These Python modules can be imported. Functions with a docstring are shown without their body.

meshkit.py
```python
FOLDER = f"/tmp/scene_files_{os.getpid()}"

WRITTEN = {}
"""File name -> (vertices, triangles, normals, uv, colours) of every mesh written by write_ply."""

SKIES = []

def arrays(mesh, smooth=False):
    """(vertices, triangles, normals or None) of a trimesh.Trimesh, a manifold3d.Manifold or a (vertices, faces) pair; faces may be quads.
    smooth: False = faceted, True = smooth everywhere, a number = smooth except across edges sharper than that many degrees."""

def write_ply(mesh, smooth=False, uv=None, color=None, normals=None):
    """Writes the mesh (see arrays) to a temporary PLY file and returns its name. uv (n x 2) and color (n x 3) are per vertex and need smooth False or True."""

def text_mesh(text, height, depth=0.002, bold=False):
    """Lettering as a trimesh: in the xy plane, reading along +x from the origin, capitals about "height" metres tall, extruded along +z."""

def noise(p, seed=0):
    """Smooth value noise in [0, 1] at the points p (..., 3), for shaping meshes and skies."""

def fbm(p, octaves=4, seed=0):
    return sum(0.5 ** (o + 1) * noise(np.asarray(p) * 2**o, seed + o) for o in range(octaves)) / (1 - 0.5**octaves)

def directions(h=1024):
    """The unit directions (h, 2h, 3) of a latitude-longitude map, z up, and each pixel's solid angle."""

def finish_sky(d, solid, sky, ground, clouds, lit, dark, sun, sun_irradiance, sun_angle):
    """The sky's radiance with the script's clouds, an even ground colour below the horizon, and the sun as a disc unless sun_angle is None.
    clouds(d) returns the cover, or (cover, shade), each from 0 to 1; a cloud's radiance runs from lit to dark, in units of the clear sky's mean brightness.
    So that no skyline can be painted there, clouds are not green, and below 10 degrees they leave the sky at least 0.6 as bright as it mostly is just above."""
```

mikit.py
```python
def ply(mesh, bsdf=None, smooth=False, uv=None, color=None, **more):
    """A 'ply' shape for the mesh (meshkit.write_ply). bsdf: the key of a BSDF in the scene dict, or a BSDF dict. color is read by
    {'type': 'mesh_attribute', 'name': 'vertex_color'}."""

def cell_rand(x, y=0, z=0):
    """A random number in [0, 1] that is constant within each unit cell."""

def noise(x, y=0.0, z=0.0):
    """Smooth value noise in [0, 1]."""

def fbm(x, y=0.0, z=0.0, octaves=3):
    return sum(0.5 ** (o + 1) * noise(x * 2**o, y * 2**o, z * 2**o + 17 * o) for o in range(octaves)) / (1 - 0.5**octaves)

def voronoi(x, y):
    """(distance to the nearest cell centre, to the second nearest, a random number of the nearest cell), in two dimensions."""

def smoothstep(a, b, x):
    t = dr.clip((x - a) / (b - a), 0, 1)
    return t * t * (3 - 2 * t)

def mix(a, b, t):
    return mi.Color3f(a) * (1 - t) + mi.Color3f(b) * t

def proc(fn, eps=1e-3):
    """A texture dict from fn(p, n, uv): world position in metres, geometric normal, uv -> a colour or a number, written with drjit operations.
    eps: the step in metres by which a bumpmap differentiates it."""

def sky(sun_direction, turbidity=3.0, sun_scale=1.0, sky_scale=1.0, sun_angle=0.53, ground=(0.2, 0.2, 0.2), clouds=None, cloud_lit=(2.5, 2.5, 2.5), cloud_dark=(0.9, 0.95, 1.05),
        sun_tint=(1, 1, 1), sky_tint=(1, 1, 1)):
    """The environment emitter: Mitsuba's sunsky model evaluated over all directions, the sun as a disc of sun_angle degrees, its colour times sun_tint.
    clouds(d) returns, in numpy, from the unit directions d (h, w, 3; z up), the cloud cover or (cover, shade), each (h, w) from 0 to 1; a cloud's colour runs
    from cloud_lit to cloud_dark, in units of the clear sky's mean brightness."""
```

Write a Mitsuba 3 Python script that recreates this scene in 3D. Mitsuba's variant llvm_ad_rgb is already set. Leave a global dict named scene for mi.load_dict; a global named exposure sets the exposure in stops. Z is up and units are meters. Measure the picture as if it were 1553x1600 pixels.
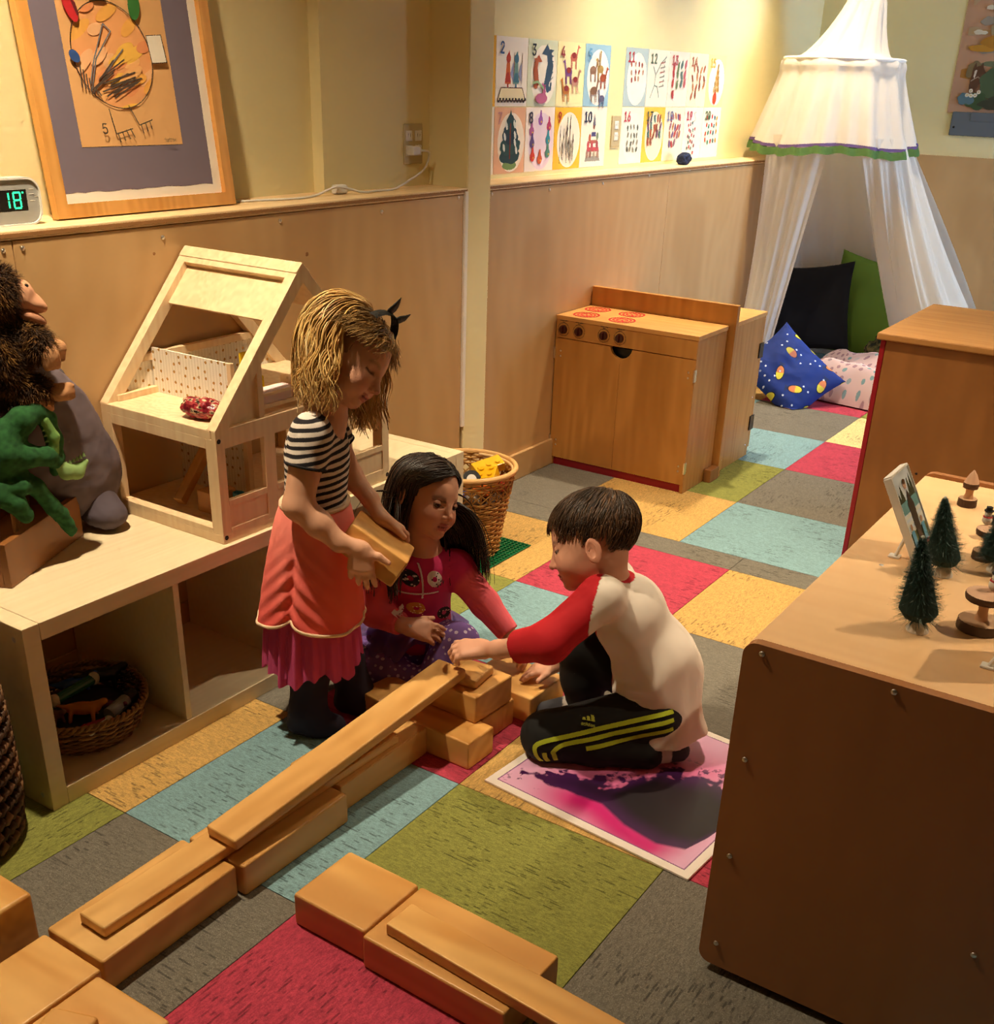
import math, random
import numpy as np, trimesh, shapely
import shapely.geometry as sg
import shapely.affinity as sa
from shapely.ops import unary_union
import drjit as dr
import mitsuba as mi
import mikit, meshkit
from mikit import noise, fbm, cell_rand, smoothstep, mix, voronoi

T4 = mi.ScalarTransform4f
scene, labels = {}, {}
random.seed(7)
rng = np.random.default_rng(7)

# ------------------------------------------------------------------ camera, lights, exposure
exposure = -0.6
CAM_POS = np.array([1.15810474, -1.15457846, 1.39293677])
CAM_RT = np.array([[0.8301517, 0.5566714, 0.03106603], [0.27216945, -0.35599029, -0.8939769], [-0.48659217, 0.75059167, -0.44703489]])
scene['camera'] = {'type': 'perspective', 'fov': 2 * math.degrees(math.atan(776.5 / 1717.74524)), 'fov_axis': 'x',
                   'principal_point_offset_x': 0.0, 'principal_point_offset_y': -0.114588, 'near_clip': 0.02, 'far_clip': 50,
                   'to_world': T4().look_at(origin=CAM_POS.tolist(), target=(CAM_POS + CAM_RT[2]).tolist(), up=(-CAM_RT[1]).tolist())}
WARM = np.array([1.0, 0.82, 0.56])
CEIL = 2.42
# recessed ceiling lamps: (x, y, radiance, depth of the bulb in its can)
LAMPS = [(-0.72, 4.25, 4100, .085), (-0.70, 3.10, 4300, .085), (0.02, 1.72, 6000, .12), (-0.62, 0.06, 4700, .048), (1.75, 1.35, 5600, .085), (1.6, 2.7, 700, .085)]
LAMP_LABELS = ['recessed ceiling lamp nearest the white canopy tent', 'recessed ceiling lamp over the play stove, by the number cards', 'recessed ceiling lamp above the rear end of the block road',
               'recessed ceiling lamp in front of the framed drawing', 'recessed ceiling lamp above the front cabinet', 'recessed ceiling lamp beside the partition wall']
DAY = (11, 16, 25)

# ------------------------------------------------------------------ helpers
def lin(h):
    c = np.array([int(h[i:i + 2], 16) for i in (1, 3, 5)]) / 255.0
    return np.where(c <= .04045, c / 12.92, ((c + .055) / 1.055) ** 2.4)

def rgb(c):
    if isinstance(c, str): c = lin(c)
    return {'type': 'rgb', 'value': [float(x) for x in c]}

def mat(key, col, rough=.5, bump=None, bs=.001, two=True, **kw):
    d = {'type': 'principled', 'base_color': col if isinstance(col, dict) else rgb(col), 'roughness': rough, **kw}
    if bump is not None:
        d = {'type': 'bumpmap', 'tex': bump, 'scale': bs, 'bsdf': d}
    scene[key] = {'type': 'twosided', 'b': d} if two else d
    return key

VC = {'type': 'mesh_attribute', 'name': 'vertex_color'}
used = {}
def key(name):
    n = used.get(name, 0); used[name] = n + 1
    return name if n == 0 else f'{name}_{n:03d}'

def put(name, mesh, m, smooth=False, parent=None, color=None, uv=None, label=None, kind=None, cat=None, group=None, **kw):
    k = key((parent + '__' if parent else '') + name)
    if isinstance(color, str): color = lin(color)
    if color is not None and np.ndim(color) == 1:
        mv = len(mesh.vertices); color = np.tile(np.asarray(color, float), (mv, 1))
    if color is not None and smooth not in (False, True): smooth = False
    scene[k] = mikit.ply(mesh, m, smooth=smooth, color=color, uv=uv, **kw)
    d = {}
    if label: d['label'] = label
    if kind: d['kind'] = kind
    if cat: d['category'] = cat
    if group: d['group'] = group
    if d: labels[k] = d
    return k

def thing(name, label, cat, group=None, kind=None):
    k = key(name)
    labels[k] = {'label': label, 'category': cat}
    if group: labels[k]['group'] = group
    if kind: labels[k]['kind'] = kind
    return k

def M(t=(0, 0, 0), rz=0, rx=0, ry=0):
    a = trimesh.transformations.euler_matrix(math.radians(rx), math.radians(ry), math.radians(rz), 'sxyz')
    a[:3, 3] = t
    return a

def tr(mesh, m):
    mesh = mesh.copy(); mesh.apply_transform(m); return mesh

def box(x0, x1, y0, y1, z0, z1, r=0.0):
    lo, hi = np.array([x0, y0, z0], float), np.array([x1, y1, z1], float)
    if r <= 0:
        b = trimesh.creation.box(extents=hi - lo); b.apply_translation((lo + hi) / 2); return b
    r = min(r, .45 * (hi - lo).min())
    pts = []
    q = r * (1 - math.sqrt(.5))
    for sx in (0, 1):
        for sy in (0, 1):
            for sz in (0, 1):
                s = np.array([sx, sy, sz]); c = np.where(s, hi, lo); d = np.where(s, -1, 1)
                for e in ([0, r, r], [r, 0, r], [r, r, 0], [q, q, r], [q, r, q], [r, q, q]):
                    pts.append(c + d * np.array(e))
    return trimesh.convex.convex_hull(np.array(pts))

def cat(ms):
    ms = [m for m in ms if m is not None]
    return trimesh.util.concatenate(ms)

def cyl(a, b, r, n=20, r2=None):
    a, b = np.asarray(a, float), np.asarray(b, float)
    return tube([a, b], [r, r if r2 is None else r2], n)

def tube(path, rad, n=8, caps=True, closed=False, up=None, flat=1.0):
    P = np.asarray(path, float); k = len(P)
    R = np.full(k, rad, float) if np.ndim(rad) == 0 else np.asarray(rad, float)
    if closed:
        t = np.roll(P, -1, 0) - np.roll(P, 1, 0)
    else:
        t = np.gradient(P, axis=0)
    t /= np.maximum(np.linalg.norm(t, axis=1, keepdims=True), 1e-12)
    u = np.zeros_like(P)
    ref = np.array([0, 0, 1.0]) if up is None else np.asarray(up, float)
    if abs(t[0] @ ref) > .95 and up is None: ref = np.array([1.0, 0, 0])
    v = ref - t[0] * (ref @ t[0]); v /= np.linalg.norm(v); u[0] = v
    for i in range(1, k):
        v = (ref if up is not None else u[i - 1]) - t[i] * ((ref if up is not None else u[i - 1]) @ t[i])
        l = np.linalg.norm(v); u[i] = v / l if l > 1e-6 else u[i - 1]
    w = np.cross(t, u)
    a = np.arange(n) / n * 2 * np.pi
    V = P[:, None] + R[:, None, None] * (np.cos(a)[None, :, None] * u[:, None] + flat * np.sin(a)[None, :, None] * w[:, None])
    V = V.reshape(-1, 3)
    F = []
    kk = k if closed else k - 1
    i = np.arange(kk)[:, None]; j = np.arange(n)[None]
    i2 = (i + 1) % k; j2 = (j + 1) % n
    a0, a1, b0, b1 = i * n + j, i * n + j2, i2 * n + j, i2 * n + j2
    F = np.concatenate([np.stack([a0, a1, b1], -1).reshape(-1, 3), np.stack([a0, b1, b0], -1).reshape(-1, 3)])
    if caps and not closed:
        V = np.vstack([V, P[0], P[-1]]); c0, c1 = len(V) - 2, len(V) - 1
        jj = np.arange(n); j2 = (jj + 1) % n
        F = np.vstack([F, np.stack([np.full(n, c0), j2, jj], 1), np.stack([np.full(n, c1), (k - 1) * n + jj, (k - 1) * n + j2], 1)])
    return trimesh.Trimesh(V, F, process=False)

def lathe(prof, n=28, c=(0, 0, 0)):
    prof = np.asarray(prof, float); k = len(prof)
    a = np.arange(n) / n * 2 * np.pi
    V = np.stack([prof[:, None, 0] * np.cos(a), prof[:, None, 0] * np.sin(a), np.repeat(prof[:, 1:2], n, 1)], -1).reshape(-1, 3) + np.asarray(c)
    i = np.arange(k - 1)[:, None]; j = np.arange(n)[None]; j2 = (j + 1) % n
    F = np.concatenate([np.stack([i * n + j, i * n + j2, (i + 1) * n + j2], -1).reshape(-1, 3), np.stack([i * n + j, (i + 1) * n + j2, (i + 1) * n + j], -1).reshape(-1, 3)])
    m = trimesh.Trimesh(V, F, process=False); return m

def extr(poly, d):
    if hasattr(poly, 'geoms'): return cat([extr(g, d) for g in poly.geoms])
    return trimesh.creation.extrude_polygon(poly, d, engine='earcut')

def ball(c, r, n=2, s=(1, 1, 1), rot=None):
    b = trimesh.creation.icosphere(subdivisions=n, radius=1.0)
    b.apply_scale(np.asarray(s, float) * r)
    if rot is not None: b.apply_transform(rot)
    b.apply_translation(c); return b

def grid(fn, nu, nv, u=(0, 1), v=(0, 1), closed=False):
    uu, vv = np.meshgrid(np.linspace(*u, nu), np.linspace(*v, nv), indexing='ij')
    V = fn(uu.ravel(), vv.ravel())
    i = np.arange(nu - (0 if closed else 1))[:, None]; j = np.arange(nv - 1)[None]; i2 = (i + 1) % nu
    a, b, c, d = i * nv + j, i2 * nv + j, i2 * nv + j + 1, i * nv + j + 1
    F = np.concatenate([np.stack([a, b, c], -1).reshape(-1, 3), np.stack([a, c, d], -1).reshape(-1, 3)])
    return trimesh.Trimesh(np.asarray(V), F, process=False)

class Print:
    """flat coloured print: shapely shapes in layers, laid on a plane given by an origin and two axes"""
    def __init__(s): s.v, s.f, s.c, s.n, s.z = [], [], [], 0, 0.0
    def add(s, g, col, dz=.00012):
        s.z += dz
        col = lin(col) if isinstance(col, str) else np.asarray(col, float)
        for q in (g.geoms if hasattr(g, 'geoms') else [g]):
            if q.is_empty or q.geom_type != 'Polygon' or q.area < 1e-9: continue
            v, f = trimesh.creation.triangulate_polygon(q, engine='earcut')
            s.v.append(np.column_stack([v, np.full(len(v), s.z)])); s.f.append(f + s.n); s.n += len(v)
            s.c.append(np.tile(col, (len(v), 1)))
        return s
    def line(s, pts, w, col, **k): return s.add(sg.LineString(pts).buffer(w / 2, 3), col, **k)
    def dot(s, x, y, r, col, sx=1, sy=1, a=0, q=5): return s.add(sa.rotate(sa.scale(sg.Point(x, y).buffer(r, q), sx, sy), a), col)
    def poly(s, pts, col): return s.add(sg.Polygon(pts).buffer(0), col)
    def text(s, t, h, x, y, col, bold=False):
        m = meshkit.text_mesh(t, h, .001, bold)
        k = m.face_normals[:, 2] > .9
        s.z += .00012
        f = m.faces[k]; ids = np.unique(f); mp = np.zeros(len(m.vertices), int); mp[ids] = np.arange(len(ids))
        v = m.vertices[ids][:, :2] + [x, y]
        s.v.append(np.column_stack([v, np.full(len(v), s.z)])); s.f.append(mp[f] + s.n); s.n += len(v)
        s.c.append(np.tile(lin(col), (len(v), 1))); return s
    def mesh(s, o, ax, ay):
        ax, ay = np.asarray(ax, float), np.asarray(ay, float); az = np.cross(ax, ay)
        V = np.vstack(s.v); V = np.asarray(o) + V[:, :1] * ax + V[:, 1:2] * ay + V[:, 2:] * az
        return trimesh.Trimesh(V, np.vstack(s.f), process=False), np.vstack(s.c)

def R(x0, y0, x1, y1): return sg.box(x0, y0, x1, y1)
def blob(x, y, rx, ry, seed, amp=.15, n=40):
    r = np.random.default_rng(seed); a = np.arange(n) / n * 2 * np.pi
    f = 1 + amp * sum(np.sin(k * a + r.uniform(0, 6.3)) * r.uniform(.3, 1) / k ** .6 for k in (2, 3, 5, 8)) / 1.6
    return sg.Polygon(np.column_stack([x + rx * f * np.cos(a), y + ry * f * np.sin(a)])).buffer(0)

# ---- implicit surfaces (bodies, clothes, soft toys): smooth unions of tapered capsules and ellipsoids, meshed by surface nets
def _cap(P, a, b, ra, rb):
    a, b = np.asarray(a, np.float32), np.asarray(b, np.float32); d = b - a; L2 = float(d @ d) + 1e-9
    h = np.clip(((P - a) @ d) / L2, 0, 1)
    return np.linalg.norm(P - a - h[:, None] * d, axis=1) - (ra + (rb - ra) * h)
def _ell(P, c, r, rot):
    q = P - np.asarray(c, np.float32)
    if rot is not None: q = q @ np.asarray(rot, np.float32)
    r = np.asarray(r, np.float32)
    k0 = np.linalg.norm(q / r, axis=1); k1 = np.linalg.norm(q / (r * r), axis=1)
    return np.where(k0 < 1e-4, -r.min(), k0 * (k0 - 1) / np.maximum(k1, 1e-6))
def smin(a, b, k):
    h = np.maximum(k - np.abs(a - b), 0) / k
    return np.minimum(a, b) - h * h * k * .25
class Sdf:
    def __init__(s): s.p = []
    def cap(s, a, b, ra, rb=None, k=.02): s.p.append((0, np.array(a), np.array(b), ra, ra if rb is None else rb, k)); return s
    def chain(s, pts, rs, k=.02):
        for i in range(len(pts) - 1): s.cap(pts[i], pts[i + 1], rs[i], rs[i + 1], k)
        return s
    def ell(s, c, r, rot=None, k=.02): s.p.append((1, np.array(c), np.array(r), rot, None, k)); return s
    def cut(s, c, r, rot=None, k=.006): s.p.append((2, np.array(c), np.array(r), rot, None, k)); return s
    def sleeve(s, a, b, ra, rb, k=.02): s.p.append((3, np.array(a), np.array(b), ra, rb, k)); return s
    def near(s, c, r):
        """the pieces that can matter within r of the point c"""
        out = []
        for q in s.p:
            if q[0] in (0, 3):
                ab = q[2] - q[1]; h = min(max(float((c - q[1]) @ ab) / (float(ab @ ab) + 1e-12), 0), 1); d = np.linalg.norm(c - q[1] - h * ab) - max(q[3], q[4])
            else: d = np.linalg.norm(c - q[1]) - float(np.max(q[2]))
            if d - r < .07: out.append(q)
        return out
    def fn(s, P):
        P = np.asarray(P, np.float32)
        if len(P) < 3000 or len(s.p) < 10: return s._fn(P, s.p)
        k = np.floor(P / .06).astype(np.int64); i = (k[:, 0] * 4096 + k[:, 1]) * 4096 + k[:, 2]
        o = np.argsort(i, kind='stable'); cut = np.flatnonzero(np.diff(i[o])) + 1; d = np.empty(len(P), np.float32)
        for ix in np.split(o, cut):
            q = P[ix]; lo, hi = q.min(0), q.max(0); c = ((lo + hi) / 2).astype(float)
            d[ix] = s._fn(q, s.near(c, float(np.linalg.norm(hi - lo)) / 2))
        return d
    def _fn(s, P, prims):
        d = np.full(len(P), 1e3, np.float32)
        for t, a, b, c, e, k in prims:
            if t == 0: d = smin(d, _cap(P, a, b, c, e), k)
            elif t == 1: d = smin(d, _ell(P, a, b, c), k)
            elif t == 3:
                w = ((b - a) / np.linalg.norm(b - a)).astype(np.float32)
                d = smin(d, np.maximum(_cap(P, a, b, c, e), (P - b.astype(np.float32)) @ w), k)
            else: d = -smin(-d, _ell(P, a, b, c), k)
        return d
    def bounds(s, pad):
        lo, hi = [], []
        for t, a, b, c, e, k in s.p:
            if t in (0, 3):
                r = max(c, e); lo += [a - r, b - r]; hi += [a + r, b + r]
            elif t == 1:
                r = float(np.max(b)); lo.append(a - r); hi.append(a + r)
        return np.min(lo, 0) - pad, np.max(hi, 0) + pad

def nets(f, lo, hi, h, relax=2):
    lo = np.asarray(lo, float); n = np.ceil((np.asarray(hi) - lo) / h).astype(int) + 2
    B = 6
    nb = -(-n // B); n = nb * B + 1
    I = np.stack(np.meshgrid(*[np.arange(k) for k in nb], indexing='ij'), -1).reshape(-1, 3)
    d = f(lo + (I * B + B / 2) * h)
    I = I[np.abs(d) < B * h * 1.35]
    D = np.full(n, np.nan, np.float32)
    o = np.stack(np.meshgrid(*[np.arange(B + 1)] * 3, indexing='ij'), -1).reshape(-1, 3)
    G = (I[:, None] * B + o[None]).reshape(-1, 3)
    flat = np.unique(np.ravel_multi_index(G.T, n)); G = np.stack(np.unravel_index(flat, n), 1)
    D.ravel()[flat] = f(lo + G * h)
    C = G[(G < np.array(n) - 1).all(1)]
    cr = np.stack([D[C[:, 0] + a, C[:, 1] + b, C[:, 2] + c] for a in (0, 1) for b in (0, 1) for c in (0, 1)], 1)
    ok = np.isfinite(cr).all(1) & (cr.min(1) < 0) & (cr.max(1) >= 0)
    C, cr = C[ok], cr[ok]
    off = np.array([[a, b, c] for a in (0, 1) for b in (0, 1) for c in (0, 1)], float)
    s = np.zeros((len(C), 3)); w = np.zeros(len(C))
    for i in range(8):
        for j in range(i + 1, 8):
            if np.abs(off[i] - off[j]).sum() != 1: continue
            m = (cr[:, i] < 0) != (cr[:, j] < 0)
            t = np.where(m, cr[:, i] / np.where(m, cr[:, i] - cr[:, j], 1), 0)
            s += m[:, None] * (off[i] + t[:, None] * (off[j] - off[i])); w += m
    V = lo + (C + s / w[:, None]) * h
    ID = np.full(n, -1, np.int64); ID[C[:, 0], C[:, 1], C[:, 2]] = np.arange(len(C))
    F = []
    for ax in range(3):
        e = np.eye(3, dtype=int)[ax]; u, v = np.eye(3, dtype=int)[(ax + 1) % 3], np.eye(3, dtype=int)[(ax + 2) % 3]
        Q = C[(C[:, (ax + 1) % 3] > 0) & (C[:, (ax + 2) % 3] > 0)]
        d0 = D[tuple(Q.T)]; d1 = D[tuple((Q + e).T)]
        m = (d0 < 0) != (d1 < 0); Q, d0 = Q[m], d0[m]
        q = np.stack([ID[tuple((Q - u - v).T)], ID[tuple((Q - v).T)], ID[tuple(Q.T)], ID[tuple((Q - u).T)]], 1)
        m = (q >= 0).all(1); q, d0 = q[m], d0[m]
        q[d0 >= 0] = q[d0 >= 0][:, ::-1]
        F += [q[:, [0, 1, 2]], q[:, [0, 2, 3]]]
    F = np.vstack(F)
    for _ in range(relax):
        g = 1e-3
        S = np.zeros_like(V); cn = np.zeros(len(V))
        for a, b in ((0, 1), (1, 2), (2, 0)):
            np.add.at(S, F[:, a], V[F[:, b]]); np.add.at(cn, F[:, a], 1)
        V = V * .5 + .5 * S / np.maximum(cn, 1)[:, None]
        dv = f(V)
        gr = np.stack([f(V + np.eye(3)[i] * g) - dv for i in range(3)], 1) / g
        V = V - np.clip(dv, -h, h)[:, None] * gr / np.maximum((gr ** 2).sum(1), .25)[:, None]
    return trimesh.Trimesh(V, F, process=False)

def frame(z, x):
    z = np.asarray(z, float) / np.linalg.norm(z); x = np.asarray(x, float); x = x - z * (x @ z); x /= np.linalg.norm(x)
    return np.stack([x, np.cross(z, x), z], 1)
# ------------------------------------------------------------------ materials
def wood(c1, c2, ax, fine=90.0, coarse=7.0, c3=None, flame=0.0):
    """grain running along axis ax (0 x, 1 y, 2 z)"""
    c1, c2 = [mi.Color3f(*[float(v) for v in lin(c)]) for c in (c1, c2)]
    c3 = None if c3 is None else mi.Color3f(*[float(v) for v in lin(c3)])
    def fn(p, n, uv):
        q = [p.x, p.y, p.z]; l = q[ax]; a, b = q[(ax + 1) % 3], q[(ax + 2) % 3]
        w = fbm(l * 1.6, a * coarse, b * coarse, 2)
        s = noise(l * 6 + 9, a * fine + w * 6, b * fine + w * 6)
        if flame: s = s * .55 + .45 * (.5 + .5 * dr.sin((w * 9 + (a + b) * 6) * flame))
        t = smoothstep(.15, .85, .5 * s + .5 * w)
        c = c1 * (1 - t) + c2 * t
        if c3 is not None:
            k = smoothstep(.60, .78, noise(l * 2.5 + 3, a * 5, b * 5)) * .6
            c = c * (1 - k) + c3 * k
        return c
    return mikit.proc(fn)

mat('m_ply', wood('#bd9767', '#c6a273', 2, 26, 2.2, '#b58d5e'), .38)
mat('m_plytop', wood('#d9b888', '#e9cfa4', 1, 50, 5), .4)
mat('m_plyedge', '#8e6238', .6)
mat('m_birch', wood('#dac8a4', '#e1d0ae', 1, 120, 10), .45)          # storage cubes
mat('m_pine', wood('#e3c49a', '#f0d8b0', 2, 110, 9), .42)           # doll's house
mat('m_stove', wood('#a97234', '#bc8646', 2, 60, 4, '#9e672c'), .38)
mat('m_stovetop', wood('#c48d4c', '#d29e5c', 0, 60, 5), .4)
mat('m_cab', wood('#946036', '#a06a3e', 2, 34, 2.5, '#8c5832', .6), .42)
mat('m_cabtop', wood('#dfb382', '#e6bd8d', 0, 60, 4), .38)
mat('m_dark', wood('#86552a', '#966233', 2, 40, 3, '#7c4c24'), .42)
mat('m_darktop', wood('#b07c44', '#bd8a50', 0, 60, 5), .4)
mat('m_blk_y', wood('#c08b49', '#dcae6c', 1, 50, 9, '#a86f38'), .38)
mat('m_blk_x', wood('#c58a44', '#e0b06a', 0, 50, 9, '#b0743a'), .38)
mat('m_frame', wood('#c98a42', '#dfa65e', 2, 90, 8), .35)
mat('m_paint', mikit.proc(lambda p, n, uv: mix(lin('#e2d4a0').tolist(), lin('#e9dcab').tolist(), noise(p.x * 4, p.y * 4, p.z * 4))), .85,
    bump=mikit.proc(lambda p, n, uv: fbm(p.x * 90, p.y * 90, p.z * 90, 2), eps=.002), bs=.0016)
mat('m_white', '#e9e4da', .6)
mat('m_ceil', '#c6bfae', .9)
mat('m_unseen', '#85795f', .9)
mat('m_can', '#5a554c', .6)
mat('m_vc', VC, .6)
mat('m_vcm', VC, .95)
mat('m_vcg', VC, .22)
mat('m_plastic', '#e6e3dc', .3)
mat('m_black', '#0b0b0d', .4)
mat('m_screw', {'type': 'rgb', 'value': [.75, .73, .70]}, .3, metallic=1.0)
mat('m_red', '#8f1020', .4)
mat('m_cloth_white', '#e9e2d8', .9, sheen=.3)
mat('m_grey', '#5d656e', .5)

def dash(uv):
    """short dark gaps between the loops of the pile, lying along u"""
    row = dr.floor(uv.y * 190)
    x = uv.x * 48 + cell_rand(row, 3, 1) * 60
    on = smoothstep(.70, .82, noise(x, row * 1.37)) * (1 - smoothstep(.25, .5, dr.abs(uv.y * 190 - row - .5)))
    return on * smoothstep(.40, .62, noise(uv.x * 9, uv.y * 9 + 40))
def carpet(key_, h, spk):
    c = lin(h)
    def fn(p, n, uv):
        a = noise(uv.x * 120, uv.y * 380)
        e = noise(p.x * 620, p.y * 620)
        k = (.74 + .34 * a + .30 * (e - .5)) * (1 - .45 * dash(uv))
        return mi.Color3f(float(c[0]), float(c[1]), float(c[2])) * k + spk * mi.Color3f(.35, .3, .28) * smoothstep(.72, .9, e)
    mat(key_, mikit.proc(fn), .97, bump=CARPET_BUMP, bs=.0018)
CARPET_BUMP = mikit.proc(lambda p, n, uv: noise(uv.x * 260, uv.y * 480) * .8 - .8 * dash(uv), eps=.001)
for k_, h_, s_ in (('m_c_grey', '#6f6a60', .12), ('m_c_blue', '#7b9ea6', .02), ('m_c_green', '#83853f', .02), ('m_c_yellow', '#c39c5a', .02),
                   ('m_c_pink', '#b03a50', .02), ('m_c_cream', '#d9c489', .02)):
    carpet(k_, h_, s_)

# ------------------------------------------------------------------ the room
XW, XA, XB, XF = -1.40, -1.21, -1.17, -1.02      # wall back, upper wall (left part), upper wall (right part), wainscot front
YE, YS, XR = 5.45, -2.6, 2.9
LED = 1.08
def struct(name, mesh, m, parent=None, **kw):
    return put(name, mesh, m, parent=parent, **({} if parent else {'kind': 'structure'}), **kw)

struct('floor', box(XW, XR, YS, YE, -.12, -.006), 'm_c_grey', uv=np.zeros((8, 2)))
tiles = {(-2, -1): 'green', (-2, 0): 'yellow', (-2, 1): 'grey', (-2, 2): 'green', (-2, 3): 'yellow', (-3, -1): 'grey', (-3, 3): 'grey', (-3, -2): 'yellow', (-2, -2): 'blue',
         (-1, -2): 'yellow', (-1, -1): 'grey', (-1, 0): 'blue', (-1, 1): 'pink', (-1, 2): 'blue', (-1, 3): 'pink',
         (0, -2): 'green', (0, -1): 'pink', (0, 0): 'green', (0, 1): 'yellow', (0, 2): 'grey', (0, 3): 'yellow',
         (1, -2): 'grey', (1, -1): 'grey', (1, 0): 'grey', (1, 1): 'pink', (1, 2): 'green', (1, 3): 'grey', (2, 0): 'blue', (2, -1): 'blue', (2, 1): 'green', (2, 2): 'yellow', (2, 3): 'blue', (2, -2): 'pink'}
zone2 = {(0, 0): 'grey', (0, 1): 'yellow', (0, 2): 'pink', (0, 3): 'blue', (0, 4): 'yellow', (0, 5): 'grey', (0, 6): 'blue', (1, 0): 'yellow', (1, 1): 'green', (1, 2): 'blue', (1, 3): 'grey', (1, 4): 'pink', (1, 5): 'green', (1, 6): 'grey',
         (2, 0): 'blue', (2, 1): 'grey', (2, 2): 'pink', (2, 3): 'cream', (2, 4): 'green', (2, 5): 'blue', (2, 6): 'pink', (3, 0): 'grey', (3, 1): 'pink', (3, 2): 'yellow', (3, 3): 'blue', (3, 4): 'grey', (3, 5): 'yellow', (3, 6): 'green'}
def tile(x0, x1, y0, y1, col, turn):
    g = .0009
    m = box(max(x0, -1.03) + g, x1 - g, y0 + g, min(y1, YE) - g, -.006, 0)
    uv = m.vertices[:, :2] if turn else m.vertices[:, [1, 0]]
    r = np.random.default_rng(int((x0 + 9) * 100 + (y0 + 9) * 7))
    put('carpet_tile', m, 'm_c_' + col, parent='floor', uv=uv + r.uniform(0, 9, 2))
for (i, j), c in tiles.items():
    x1 = {(-3): -1.0}.get(i, (i + 1) / 2)
    tile(i / 2, x1, j / 2, (j + 1) / 2, c, j in (0, 2) if c in ('blue', 'yellow', 'green') else (i + j) % 2 == 0)
for i in range(-2, 3): tile(i / 2, (i + 1) / 2, 2.0, 2.122, 'grey', True)
for (i, j), c in zone2.items():
    tile(-1.236 + i / 2, -.736 + i / 2, 2.122 + j / 2, 2.622 + j / 2, c, (i + j) % 2 == 0)

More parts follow.
